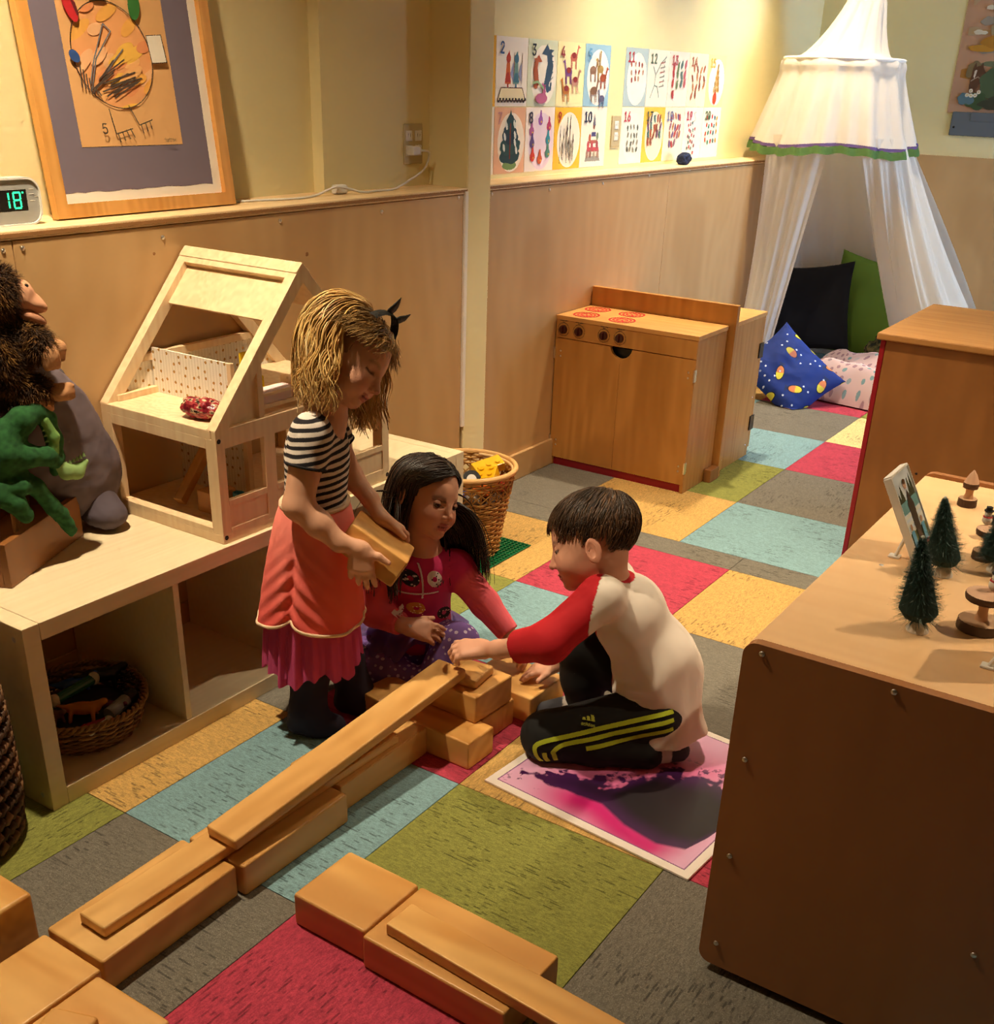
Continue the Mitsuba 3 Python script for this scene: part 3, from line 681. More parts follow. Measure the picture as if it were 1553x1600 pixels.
def outlet(name, y0, y1, z0, z1, label, cols):
    t = thing(name, label, 'outlet')
    put('plate', box(XB, XB + .005, y0, y1, z0, z1, .002), 'm_vc', color='#b8a983', parent=t)
    for i in range(cols):
        for z in (.34, .70):
            yc = y0 + (y1 - y0) * (i + .5) / cols; zc = z0 + (z1 - z0) * z
            s = put('socket', box(XB + .004, XB + .0075, yc - .016, yc + .016, zc - .015, zc + .015, .002), 'm_plastic', parent=t)
            if cols > 1 or True:
                put('slots', cat([box(XB + .007, XB + .0077, yc - .007, yc - .005, zc - .002, zc + .007), box(XB + .007, XB + .0077, yc + .005, yc + .007, zc - .002, zc + .007)]), 'm_vc', color='#5a5348', parent=s)
    return t
outlet('outlet', 1.80, 1.895, 1.145, 1.262, 'double wall outlet beside the column with the white plug in it', 2)
outlet('wall_switch', 3.152, 3.225, 1.162, 1.278, 'wall outlet plate between the two groups of number cards', 1)
t = thing('power_cord', 'white power cord running along the ledge from the outlet behind the framed drawing', 'cord')
def smooth_path(pts, n=8):
    P = np.asarray(pts, float); Q = np.vstack([2 * P[0] - P[1], P, 2 * P[-1] - P[-2]]); out = []
    for i in range(1, len(Q) - 2):
        for s in np.linspace(0, 1, n, endpoint=False):
            a, b, c, d = Q[i - 1:i + 3]
            out.append(.5 * (2 * b + (c - a) * s + (2 * a - 5 * b + 4 * c - d) * s * s + (3 * b - a - 3 * c + d) * s ** 3))
    return np.array(out + [P[-1]])
put('cable', tube(smooth_path([(XB + .03, 1.845, 1.185), (XB + .042, 1.875, 1.183), (XB + .03, 1.895, 1.165), (XB + .03, 1.87, 1.13), (XB + .045, 1.78, 1.105), (XB + .06, 1.68, LED + .004), (XB + .07, 1.58, LED + .004), (XB + .085, 1.50, LED + .006), (XB + .06, 1.42, LED + .022), (XB + .05, 1.34, LED + .004), (XB + .075, 1.24, LED + .003), (XB + .045, 1.10, LED + .003), (XB + .02, 1.0, LED + .003)]), .0034, 7), 'm_plastic', True, parent=t)
put('plug', box(XB + .007, XB + .034, 1.81, 1.85, 1.172, 1.198, .004), 'm_plastic', parent=t)
put('plug', box(XB + .03, XB + .055, 1.425, 1.47, LED + .001, LED + .026, .004), 'm_plastic', parent=t)

# ------------------------------------------------------------------ number cards
CW, CH = .199, .214
def animal(P, x, y, s, c, flip=1):
    """a small four-legged figure"""
    P.add(sa.scale(sg.Point(x, y).buffer(1, 8), .030 * s, .017 * s), c)
    P.poly([(x + flip * .018 * s, y), (x + flip * .030 * s, y + .008 * s), (x + flip * .042 * s, y + .044 * s), (x + flip * .032 * s, y + .046 * s)], c)
    P.poly([(x + flip * .032 * s, y + .050 * s), (x + flip * .054 * s, y + .038 * s), (x + flip * .036 * s, y + .034 * s)], c)
    for k in (-.024, -.016, .014, .022): P.line([(x + k * s, y), (x + (k + .003) * s, y - .045 * s)], .005 * s, c)
def card(n, y, z, label, bg, art, num, oval=None):
    t = thing('number_card', label, 'number card', 'number cards on the alcove wall')
    put('sheet', box(XB, XB + .0012, y, y + CW - .0015, z, z + CH, 0), 'm_vcm', color=bg, parent=t)
    P = Print()
    if oval: P.add(sa.scale(sg.Point(CW * .54, CH * .47).buffer(1, 24), CW * .43, CH * .45).intersection(R(.001, .001, CW - .003, CH - .001)), oval)
    art(P)
    P.text(str(n), .036, .014, CH - .052, num, True)
    pm, pc = P.mesh((XB + .0013, y, z), (0, 1, 0), (0, 0, 1))
    put('print', pm, 'm_vcm', color=pc, parent=t)
def a1(P): P.dot(.1, .1, .05, '#d8a23a')
def a2(P):
    for x, c, d in ((.075, '#a83a34', '#c8653a'), (.125, '#3f6f86', '#6b8f8a')):
        P.line([(x, .03), (x, .08)], .009, c); P.poly([(x - .018, .07), (x + .018, .07), (x + .010, .135), (x - .010, .135)], d); P.poly([(x - .020, .075), (x + .020, .075), (x + .008, .105), (x - .008, .105)], c)
        P.dot(x, .148, .014, c); P.poly([(x - .014, .15), (x + .012, .15), (x + .004, .172)], c)
        P.poly([(x + .012, .10), (x + .032, .14), (x + .034, .075)], '#8f93b4'); P.line([(x + .036, .07), (x + .036, .165)], .003, '#8a6a58')
    P.poly([(.01, .018), (.19, .018), (.165, .058), (.032, .058)], '#e6d9b4'); P.add(sg.Polygon([(.01, .018), (.19, .018), (.165, .058), (.032, .058)]).exterior.buffer(.0015), '#5a3a34')
    for i in range(18):
        for j in range(2):
            if (i + j) % 2 == 0: P.add(R(.012 + .0098 * i, .012 + .007 * j, .0218 + .0098 * i, .019 + .007 * j), '#26202a')
def seahorse(P, x, y, s, c, f=1):
    pts = [(0, .10), (f * .012, .085), (f * .018, .06), (f * .010, .035), (f * .002, .018), (f * .010, .004), (f * .022, .006), (f * .024, .018)]
    for i in range(len(pts) - 1):
        w = .020 * s * [.8, 1.2, 1.5, 1.2, .8, .5, .4][i]; P.line([(x + pts[i][0] * s, y + pts[i][1] * s), (x + pts[i + 1][0] * s, y + pts[i + 1][1] * s)], w, c)
    P.poly([(x - f * .026 * s, y + .088 * s), (x, y + .112 * s), (x, y + .085 * s)], c)
    for k in range(6): P.poly([(x + f * (.012 + .004 * k % 3) * s, y + (.10 - .013 * k) * s), (x + f * .034 * s, y + (.098 - .013 * k) * s), (x + f * .014 * s, y + (.088 - .013 * k) * s)], c)
def a3(P): seahorse(P, .125, .05, 1.35, '#37506a'); seahorse(P, .065, .06, .95, '#a8573e', -1); seahorse(P, .10, .012, .6, '#b06088'); P.add(sa.scale(sg.Point(.09, .026).buffer(1, 10), .04, .017), '#b06088'); P.line([(.03, .075), (.06, .08), (.10, .06)], .008, '#8fae86')
def a4(P):
    for x, y, c, f in ((.115, .165, '#c06a5a', 1), (.08, .115, '#7a4a86', -1), (.13, .085, '#b98a7a', 1), (.065, .055, '#b8743a', -1)): animal(P, x, y, .85, c, f); P.add(sa.scale(sg.Point(x, y + .006).buffer(1, 6), .015, .010), '#8a2f34')
def a5(P):
    for x, y, c, f, s in ((.065, .125, '#8a6a58', 1, .85), (.12, .13, '#a88a50', -1, .8), (.145, .10, '#9a4a30', 1, .8), (.075, .055, '#7a5a48', 1, .85), (.14, .028, '#5a5a78', -1, .7)): animal(P, x, y, s, c, f)
    P.line([(.11, .14), (.112, .19)], .007, '#a88a50')
def a7(P):
    P.line([(.10, .02), (.10, .10)], .016, '#6a2f28'); P.add(sa.scale(sg.Point(.10, .026).buffer(1, 10), .045, .015), '#6f8a58')
    for k, (w, y) in enumerate(((.068, .062), (.066, .09), (.052, .125), (.030, .16))): P.add(blob(.10, y, w, .030, 50 + k, .25), ['#27424a', '#2c4c50', '#24384a', '#27424a'][k])
    P.poly([(.08, .16), (.12, .16), (.10, .205)], '#27424a'); P.line([(.10, .05), (.10, .16)], .008, '#6a2f28')
    for x, y in ((.075, .155), (.125, .16), (.065, .12), (.13, .125), (.06, .085), (.14, .075), (.13, .10)): P.dot(x, y, .010, '#cfd3cf', .7, 1.4, 20)
def a8(P):
    for x, y, c in ((.10, .17, '#8a52a0'), (.16, .15, '#b03a68'), (.04, .135, '#a0568a'), (.155, .105, '#2f8296'), (.045, .095, '#54427a'), (.155, .06, '#4f8072'), (.05, .05, '#c03a34'), (.10, .04, '#c85a3a')): P.dot(x, y, .016, c); P.poly([(x - .011, y), (x + .011, y), (x + .004, y + .034), (x - .003, y + .034)], c); P.dot(x + .006, y - .004, .004, '#e0b050')
def a9(P):
    for i, (x, y0, y1) in enumerate(((.045, .02, .15), (.07, .03, .14), (.095, .02, .18), (.115, .03, .185), (.14, .03, .12), (.06, .035, .10), (.105, .04, .11), (.125, .02, .10), (.085, .05, .15))): P.line([(x, y0), (x, y1)], .003, '#5a5048'); P.dot(x, y0 + .4 * (y1 - y0), .005, '#8a8478', 1, 2.2); P.dot(x, y0 + .75 * (y1 - y0), .004, '#4a3a34', 1, 2)
def a10(P):
    for w, y, h, c in ((.062, .02, .018, '#8f8e8a'), (.052, .055, .016, '#b8505a'), (.034, .085, .012, '#a8655a'), (.018, .11, .016, '#4a4a78')): P.poly([(.10 - w, y), (.10 + w, y), (.10 + w * .85, y + h), (.10 - w * .85, y + h)], c)
    for x, y, c in ((.10, .15, '#8a5a4a'), (.07, .105, '#b0604a'), (.13, .11, '#7a8a72'), (.06, .08, '#b8505a'), (.09, .08, '#b8505a'), (.13, .08, '#a04a54'), (.055, .045, '#9a7a70'), (.08, .047, '#8a6a60'), (.11, .045, '#a09488'), (.14, .045, '#9a7a70')): P.dot(x, y, .011, c, .8, 1.3)
    P.poly([(.09, .15), (.11, .15), (.10, .19)], '#6a6a80')
def scat(n, cols, r, seed, x0=.05, x1=.165, y0=.03, y1=.17, sx=1, sy=1.5, leaf=False):
    def f(P):
        g = np.random.default_rng(seed); k = int(math.ceil(math.sqrt(n))); i = 0
        for a in range(k + 1):
            for b in range(k):
                if i >= n: return
                x, y = x0 + (x1 - x0) * (b + .5 + g.uniform(-.18, .18)) / k, y1 - (y1 - y0) * (a + .5 + g.uniform(-.18, .18)) / (k + .3); c = cols[i % len(cols)]; an = g.uniform(-35, 35)
                P.dot(x, y, r, c, sx, sy, an)
                if leaf: P.poly([(x, y - r), (x + r * 1.2, y + r * 2.2), (x - r * .4, y + r * 1.2)], c)
                i += 1
    return f
def a12(P):
    for pts in ([(.04, .035), (.07, .08), (.075, .12), (.12, .165), (.165, .19)], [(.12, .035), (.10, .07), (.10, .075), (.07, .08)], [(.075, .12), (.05, .15)]): P.line(pts, .005, '#7a8880')
    for k in range(6): P.line([(.115, .075 + .018 * k), (.155, .08 + .018 * k)], .005, ['#8a8a80', '#a8746a'][k % 2]); P.dot(.15, .082 + .018 * k, .005, '#8a9088')
def a15(P):
    for i in range(5):
        for k in range(5 - i): P.dot(.11 + (k - (4 - i) / 2) * .013, .07 + .024 * i, .0075, ['#c08a3a', '#a8803c', '#c8a050'][(i + k) % 3], .8, 1.7)
    P.dot(.10, .035, .020, '#d8482a', 1, 1.25); P.line([(.10, .05), (.104, .066)], .008, '#a83424')
def a19(P):
    g = [(.05, .14), (.07, .145), (.09, .15), (.06, .12), (.075, .115), (.10, .12), (.12, .125), (.05, .095), (.065, .09), (.09, .10), (.115, .095), (.06, .07), (.08, .075), (.10, .07), (.05, .045), (.07, .05), (.12, .055), (.09, .045), (.115, .025)]
    P.line([(.09, .15), (.12, .165), (.10, .19), (.12, .195)], .003, '#a89a8c')
    for i, (x, y) in enumerate(g): P.dot(x, y, .006, ['#b0484a', '#8a4a50', '#5a6a60'][i % 3], 1, 1.3)
ox = lambda k: 2.107 + .2008 * k
oy = lambda k: 3.235 + .2 * k
z1, z0 = 1.311, 1.094
card(1, ox(0), z1, 'number card at the left end of the upper row, mostly hidden by the column', '#dca83c', a1, '#a83a2a')
card(2, ox(1), z1, 'number card 2 showing two robed figures above a checkered floor', '#ece4da', a2, '#3f5a8c')
card(3, ox(2), z1, 'number card 3 showing three seahorses', '#cfd6bc', a3, '#26303c', '#ece6d8')
card(4, ox(3), z1, 'number card 4 showing four small horses and beasts', '#f0e6b0', a4, '#8a3440')
card(5, ox(4), z1, 'number card 5 showing five animals in a white oval on blue', '#8fb6cc', a5, '#5f98c0', '#f0ece2')
card(6, ox(0), z0, 'number card at the left end of the lower row, mostly hidden by the column', '#eadfd0', a1, '#3a3a3a')
card(7, ox(1), z0, 'number card 7 showing a dark tree with white birds on pink', '#e3b090', a7, '#c08a8a', '#f0e2d0')
card(8, ox(2), z0, 'number card 8 showing eight colourful pear shapes', '#efe2da', a8, '#33304a', '#e2cede')
card(9, ox(3), z0, 'number card 9 showing thin spoons in an oval on yellow', '#eab93c', a9, '#b0402e', '#f2e6d2')
card(10, ox(4), z0, 'number card 10 showing a stepped tower of figures', '#efe4d6', a10, '#2a3550')
card(11, oy(0), z1, 'number card 11 showing eleven small balls in an oval on grey blue', '#a9bcc0', scat(11, ['#9a5a4a', '#b08a78', '#8a4a48'], .007, 3, .04, .165, .05, .165), '#a83a48', '#f4ecdc')
card(12, oy(1), z1, 'number card 12 showing a branching grey stem', '#efe4d2', a12, '#5a6a5a')
card(13, oy(2), z1, 'number card 13 showing thirteen scattered coloured leaves', '#efdfd0', scat(13, ['#b0484a', '#6f7f5a', '#5a7470', '#b8606a'], .010, 8, .03, .18, .02, .18, 1, 1.8, True), '#b0505a')
card(14, oy(3), z1, 'number card 14 showing fourteen small brown figures', '#f2e6c8', scat(14, ['#a8644a', '#8a4a3a', '#b87a50'], .008, 9, .03, .18, .02, .17, 1, 2.2), '#a8604a')
card(15, oy(4), z1, 'number card 15 showing a pointed tree of acorns over a red ball', '#f0e0a0', a15, '#d0b050', '#f8f2dc')
card(16, oy(0), z0, 'number card 16 showing grey garlands in a pale oval', '#efe6d4', scat(16, ['#5a6058', '#7a7a6a', '#8a8878'], .007, 11, .05, .16, .03, .15, 1, 1.6), '#b04a5a', '#dfe0d8')
card(17, oy(1), z0, 'number card 17 showing jumbled dancers on yellow behind the yarn ball', '#e8be4c', scat(17, ['#8a4a3a', '#6a4a6a', '#4a6a6a', '#a0503a'], .009, 12, .03, .17, .03, .18, .8, 1.9, True), '#4a4a40', '#f0e0c4')
card(18, oy(2), z0, 'number card 18 showing rows of eighteen red eggs', '#f0e0cc', scat(18, ['#b0484a', '#9a6a78', '#b87a58', '#7a5a80'], .010, 13, .05, .165, .01, .19, .8, 1.6), '#7a7a9a')
card(19, oy(3), z0, 'number card 19 showing a kite string of small red bows', '#f0e4d8', a19, '#b04a60')
card(20, oy(4), z0, 'number card 20 at the right end of the lower row, with scattered confetti', '#f4ead6', scat(20, ['#c8503a', '#3f7a62', '#b83a3a', '#4a6a70', '#d08a3a'], .007, 15, .03, .17, .01, .19), '#5a6a50')
m = crumple((-1.10, 3.72, LED + .024), .030, .048, .026, 21, .5)
put('yarn_ball', m, 'm_vcm', True, color=np.where(meshkit.fbm(m.vertices * 120, 2, 4)[:, None] > .5, lin('#26345a'), lin('#141c33')), label='dark blue ball of yarn lying on the ledge below the number cards', cat='yarn ball')

# ------------------------------------------------------------------ canopy tent in the corner
scene['m_canopy'] = {'type': 'principledthin', 'base_color': rgb('#efe8de'), 'roughness': .8, 'diff_trans': .75, 'spec_trans': 0.0, 'eta': 1.2}
t = thing('canopy_tent', 'white hanging canopy tent with a green trimmed skirt in the corner', 'tent')
hc3, hr = np.array([-.775, 4.72]), .278
def cone(u, v):
    w = np.maximum(v - .06, 0) / .94
    z = 1.532 + .010 * np.minimum(v / .06, 1) + (CEIL - 1.545) * w ** 1.25
    r = np.where(v < .06, hr - (hr - .205) * v / .06, .165 * (1 - w) ** 2.4 + .036 * (1 - w) + .004)
    a = u * 2 * np.pi; r = r * (1 + .05 * np.sin(a * 9) + .03 * np.sin(a * 17)) * np.where(v < .001, 1, 1)
    k = np.minimum(w * 3, 1)
    return np.column_stack([hc3[0] + .065 * k + r * np.cos(a), hc3[1] + r * np.sin(a), z])
put('cone', grid(cone, 120, 30), 'm_canopy', True, parent=t)
def skirt_r(a, v): return hr + (.115 * v ** 1.1) * (1 + .06 * np.sin(3 * a)) + (.25 + v) * (.016 * np.sin(a * 11 + 2 * np.sin(a * 2)) + .009 * np.sin(a * 23 + 1)) + .014 * np.exp(-((v - .06) / .07) ** 2) - .004
def skirt(u, v, v0=0.0, off=0.0):
    a = u * 2 * np.pi; vv = v0 + v
    r = skirt_r(a, vv) + off
    x = np.maximum(hc3[0] + r * np.cos(a), -1.152)
    return np.column_stack([x, np.minimum(hc3[1] + r * np.sin(a), 5.42), 1.53 - .375 * vv + .010 * np.sin(a * 4) * vv])
put('skirt', grid(skirt, 200, 24), 'm_canopy', True, parent=t)
put('hem_line', grid(lambda u, v: skirt(u, v * .035, .965, .004), 200, 3), 'm_vcm', True, color='#5a4474', parent=t, label='purple line above the hem')
put('hem_trim', grid(lambda u, v: skirt(u, v * .09, 1.0, .003 + 0) + np.column_stack([0 * u, 0 * u, .004 * np.sin(u * 140)]), 200, 4), 'm_vcm', True, color='#4a6a34', parent=t, label='green ruffled trim')
aa = np.linspace(0, 2 * np.pi, 60)[:-1]
put('hoop', tube(np.column_stack([hc3[0] + hr * np.cos(aa), hc3[1] + hr * np.sin(aa), 0 * aa + 1.53]), .009, 8, closed=True), 'm_cloth_white', True, parent=t)
def curtain(a0, a1, bottom, fold, seed, ztop=1.2, r=.36, bow=.0):
    B = smooth_path(bottom, 10); g = np.random.default_rng(seed); ph = g.uniform(0, 6, 3)
    def f(u, v):
        a = np.radians(a0 + (a1 - a0) * u)
        top = np.column_stack([np.maximum(hc3[0] + r * np.cos(a), -1.0), hc3[1] + r * np.sin(a), 0 * u + ztop])
        i = u * (len(B) - 1); k = np.minimum(i.astype(int), len(B) - 2); b = B[k] + (B[k + 1] - B[k]) * (i - k)[:, None]
        p = top + (b - top) * v[:, None]
        w = fold * (.35 + .65 * np.sin(np.pi * np.minimum(v * 1.3, 1) * .5)) * (np.sin(u * 34 + ph[0]) + .5 * np.sin(u * 71 + ph[1]))
        n = np.column_stack([np.cos(a), np.sin(a), 0 * a])
        p = p + n * w[:, None] + n * (bow * np.sin(np.pi * v))[:, None]
        p[:, 0] = np.maximum(p[:, 0], -1.018); p[:, 1] = np.minimum(p[:, 1], 5.425)
        return p
    return grid(f, 130, 30)
put('curtain', curtain(195, 288, [(-1.0, 4.62, .01), (-1.0, 4.40, .01), (-.97, 4.30, .01), (-.90, 4.30, .01), (-.845, 4.36, .01)], .012, 1, bow=-.02), 'm_canopy', True, parent=t)
put('curtain', curtain(308, 388, [(-.30, 5.0, .01), (-.16, 4.80, .01), (.05, 4.68, .01), (.22, 4.74, .01), (.30, 4.95, .01), (.2, 5.1, .01)], .014, 2, bow=-.05), 'm_canopy', True, parent=t)
put('curtain', curtain(388, 555, [(.2, 5.12, .01), (-.15, 5.36, .01), (-.6, 5.40, .01), (-.95, 5.30, .01), (-1.0, 4.95, .01), (-1.0, 4.64, .01)], .012, 3, bow=.02), 'm_canopy', True, parent=t)

def pillow(w, h, th, A, seed, wr=.006, n=34):
    def half(s):
        def f(u, v):
            a, b = 2 * u - 1, 2 * v - 1
            e = (1 - np.abs(a) ** 2.6) * (1 - np.abs(b) ** 2.6); z = th * np.maximum(e, 0) ** .55
            sh = 1 - .09 * (1 - b * b) * (a * a) ; sv = 1 - .09 * (1 - a * a) * (b * b)
            p = np.column_stack([a * w * sh, b * h * sv, s * z])
            p += (meshkit.fbm(p / max(w, h) * 3 + seed, 3, seed)[:, None] - .5) * wr * 4 * np.maximum(e, 0)[:, None] * [0, 0, 1]
            return p
        g = grid(f, n, n); 
        if s < 0: g.invert()
        return g
    m = cat([half(1), half(-1)]); uv = m.vertices[:, :2].copy(); m.apply_transform(A); return m, uv
def orient(c, z, x):
    A = np.eye(4); A[:3, :3] = frame(z, x); A[:3, 3] = c; return A
m, uv = pillow(.27, .27, .075, orient((-.52, 5.08, .33), (.12, -.95, .30), (1, .1, -.16)), 4)
put('green_pillow', m, 'm_vcm', True, color='#5f7f2c', label='lime green pillow standing at the back of the canopy tent', cat='pillow', group='pillows in the canopy tent')
m, uv = pillow(.225, .235, .07, orient((-.80, 4.84, .345), (.10, -.95, .35), (1, .12, .16)), 5)
put('black_pillow', m, 'm_vcm', True, color='#0b0d18', label='black pillow leaning against the green pillow inside the tent', cat='pillow', group='pillows in the canopy tent')
def fish(p, n, uv):
    a, b = uv.x * 9 + .4 * dr.floor(uv.y * 9), uv.y * 9
    i, j = dr.floor(a), dr.floor(b)
    th = cell_rand(i, j, 4) * 6.28
    x, y = a - i - .5, b - j - .5
    x, y = x * dr.cos(th) + y * dr.sin(th), y * dr.cos(th) - x * dr.sin(th)
    on = smoothstep(.40, .45, cell_rand(i, j, 7))
    d = dr.sqrt(dr.square(x / .30) + dr.square(y / .17))
    tail = smoothstep(.02, .0, dr.abs(x - .36) - .08) * smoothstep(.02, .0, dr.abs(y) - dr.abs(x - .28) * .9)
    base = mix(lin('#122a72').tolist(), lin('#19368c').tolist(), noise(uv.x * 14, uv.y * 14))
    col = mix(lin('#dcd24a').tolist(), lin('#d8865a').tolist(), smoothstep(-.02, .02, x))
    c = mix(base, lin('#24345e').tolist(), tail * on * .8)
    c = mix(c, lin('#141a30').tolist(), (1 - smoothstep(1.05, 1.15, d)) * on)
    c = mix(c, col, (1 - smoothstep(.92, 1.0, d)) * on)
    sp = dr.square(uv.x * 30 - dr.floor(uv.x * 30) - .5) + dr.square(uv.y * 30 - dr.floor(uv.y * 30) - .5)
    return mix(c, (.6, .7, .9), (1 - smoothstep(.012, .03, sp)) * smoothstep(.7, .72, cell_rand(dr.floor(uv.x * 30), dr.floor(uv.y * 30), 9)))
mat('m_fish', mikit.proc(fish), .85)
m, uv = pillow(.215, .175, .07, orient((-.635, 4.18, .140), (.30, -.72, .62), (.50, .32, -.80)), 6, .012)
v = m.vertices; v[:, 2] = np.maximum(v[:, 2], .004); m.vertices = v
put('fish_pillow', m, 'm_fish', True, uv=uv, label='royal blue pillow printed with yellow and orange fish at the tent opening', cat='pillow', group='pillows in the canopy tent')
def pdots(p, n, uv):
    a, b = uv.x * 16, uv.y * 16 + .5 * dr.floor(uv.x * 16)
    i, j = dr.floor(a), dr.floor(b)
    d = dr.sqrt(dr.square(a - i - .5) + dr.square(b - j - .5)); h = cell_rand(i, j, 2)
    c = mix(lin('#7f9fae').tolist(), lin('#a58798').tolist(), smoothstep(.45, .5, h))
    return mix(lin('#d3bcc4').tolist(), c, (1 - smoothstep(.26, .30, d)) * smoothstep(.22, .25, h))
mat('m_pdots', mikit.proc(pdots), .9)
def bl(u, v):
    a, b = 2 * u - 1, 2 * v - 1
    e = np.maximum((1 - a ** 4) * (1 - b ** 4), 0)
    p = np.column_stack([-.36 + .33 * a + .05 * b, 4.50 + .22 * b - .05 * a, .008 + .17 * e ** .6 * (1 + .25 * np.sin(b * 7 + a * 2))])
    q = p + (meshkit.fbm(p * 7, 3, 8)[:, None] - .5) * .09 * e[:, None]
    q[:, 2] = np.maximum(q[:, 2], .004); return q
m = grid(bl, 60, 60)
put('dotted_cushion', m, 'm_pdots', True, uv=np.stack(np.meshgrid(np.linspace(0, 1.2, 60), np.linspace(0, 1.5, 60), indexing='ij'), -1).reshape(-1, 2), label='pale pink cushion with blue and mauve dots inside the tent, beside the fish pillow', cat='cushion', group='pillows in the canopy tent')
m = crumple((-.33, 4.84, .13), .14, .09, .12, 31, .9); m.vertices[:, 2] = np.maximum(m.vertices[:, 2], .004)
nz = meshkit.fbm(m.vertices * 26, 2, 9)[:, None]
put('camouflage_jacket', m, 'm_vcm', True, color=np.where(nz > .56, lin('#1a1c14'), np.where(nz > .46, lin('#4a4a2a'), np.where(nz > .38, lin('#6e6440'), lin('#0e1216')))), label='crumpled camouflage jacket heaped behind the dotted cushion in the tent', cat='jacket')

# ------------------------------------------------------------------ poster and grey panel on the back wall
t = thing('horse_poster', 'painted poster of a horse among flowers on the back wall above the grey panel', 'poster')
YP = YE - .001
put('sheet', box(-.425, .25, YP - .003, YP, 1.312, 2.05), 'm_vcm', color='#b98f72', parent=t)
P = Print()
for k in range(60):
    g = np.random.default_rng(k); x, y = g.uniform(.02, .66), g.uniform(.02, .72)
    P.add(blob(x, y, g.uniform(.02, .07), g.uniform(.012, .04), k, .3).intersection(R(.03, .03, .66, .73)), [['#7a6a4a', '#8a7a3a', '#6a6f52', '#a8763a'], ['#8f8478', '#b59a78', '#9a8a6a', '#b0885a']][y > .25][k % 4])
P.add(blob(.12, .30, .07, .018, 3, .3), '#b8822e'); P.add(blob(.2, .33, .1, .03, 4, .3), '#a8762a')
P.poly([(.085, .13), (.09, .21), (.10, .235), (.105, .215), (.125, .22), (.135, .235), (.14, .21), (.155, .19), (.15, .16), (.13, .13), (.12, .10), (.09, .10)], '#5a3c28'); P.poly([(.10, .20), (.112, .20), (.105, .16), (.098, .17)], '#cbbfae'); P.line([(.09, .15), (.12, .17), (.15, .15)], .004, '#a8927a')
P.add(blob(.22, .14, .09, .07, 6, .3), '#4a5a3e'); P.add(blob(.13, .06, .07, .035, 7, .35), '#3f5232'); P.add(blob(.08, .065, .035, .03, 8, .5), '#56707a'); P.add(blob(.24, .05, .09, .03, 9, .3), '#3a3a2a')
for x, y in ((.10, .105), (.085, .085), (.105, .083), (.125, .085), (.14, .10)): P.dot(x, y, .010, '#d9d0bc'); P.dot(x, y, .003, '#b8963c')
for x, y in ((.09, .37), (.16, .47), (.13, .48)): P.add(blob(x, y, .03, .012, int(x * 99), .4), '#cfc6b0')
pm, pc = P.mesh((-.425, YP - .0032, 1.312), (1, 0, 0), (0, 0, 1))
put('print', pm, 'm_vcm', color=pc, parent=t)
t = thing('wall_panel', 'grey metal box cover on the back wall just below the horse poster', 'panel')
put('cover', box(-.395, .1, YE - .014, YE - .004, 1.205, 1.318, .006), 'm_grey', parent=t)
put('inner_plate', box(-.30, .1, YE - .017, YE - .013, 1.275, 1.318, .002), 'm_grey', parent=t)
put('screw', ball((-.375, YE - .014, 1.245), .006, 1, (1, .5, 1)), 'm_black', parent=t)
# ------------------------------------------------------------------ building blocks
def blk(x0, x1, y0, y1, z0, z1, ax, label, rz=0, ry=None, r=.005, name='wooden_block'):
    m = box(x0, x1, y0, y1, z0, z1, r)
    c = np.array([(x0 + x1) / 2, (y0 + y1) / 2, (z0 + z1) / 2])
    if rz: m = tr(m, M(c) @ M(rz=rz) @ M(-c))
    return put(name, m, 'm_blk_' + ax, 35, label=label, cat='building block', group='wooden blocks and planks of the block road')
BH = .070
blk(-.262, -.118, -.352, -.047, 0, BH, 'y', 'long scuffed wooden block under the left end of the thin plank', .8)
blk(-.255, -.106, -.040, .252, 0, BH, 'y', 'long wooden block in the block road under the foot of the ramp', -.5)
blk(-.278, -.132, .262, .558, 0, BH, 'y', 'long wooden block under the middle of the ramp, set back in the row', -.5)
blk(-.252, -.104, -.66, -.362, 0, BH, 'x', 'flat wooden block at the lower left beside the tall end block')
blk(-.098, .072, -.66, -.372, 0, BH, 'x', 'pale wooden block at the bottom edge with a small plank on it', .5)
blk(-.06, .02, -.56, -.455, BH + .0005, BH + .028, 'x', 'small plank end lying on the pale block at the bottom edge', 20)
blk(-.50, -.310, -.52, -.338, 0, .112, 'x', 'tall dark wooden block at the left edge of the picture', 0, r=.007)
blk(.019, .186, -.042, .112, 0, BH, 'x', 'square mottled wooden block at the end of the lower row', -.5)
blk(.191, .489, -.056, .108, 0, BH, 'x', 'long wooden block carrying the thin board at the bottom centre', -1.2)
m = tr(box(0, .62, -.034, .034, 0, .024, .003), M((.222, .008, BH + .0005), rz=-3.4))
put('wooden_plank', m, 'm_blk_x', 35, label='thin wooden board lying on the long block at the bottom centre', cat='plank', group='wooden blocks and planks of the block road')
blk(-.215, -.012, .556, .654, 0, BH, 'x', 'narrow wooden block whose end sticks out below the ramp, near the sensory mat', -1.5)
blk(-.19, -.046, .660, .790, 0, BH, 'x', 'bottom block of the two stacked beside the kneeling child', -2)
blk(-.19, -.046, .634, .776, BH + .0005, 2 * BH, 'x', 'top block of the two stacked beside the kneeling child', -3)
blk(-.20, -.006, .808, .960, 0, BH, 'x', 'wooden block held down by the kneeling child behind the stacked blocks', -2)
blk(-.36, -.285, .585, .70, 0, BH, 'y', 'wooden block half hidden behind the ramp near the seated child', -8)
m = tr(box(-.0335, .0335, 0, .78, 0, .023, .004), M((-.190, -.312, BH + .0005), rz=-1.1))
put('wooden_plank', m, 'm_blk_y', 35, label='thin plank lying flat on the block road under the ramp', cat='plank', group='wooden blocks and planks of the block road')
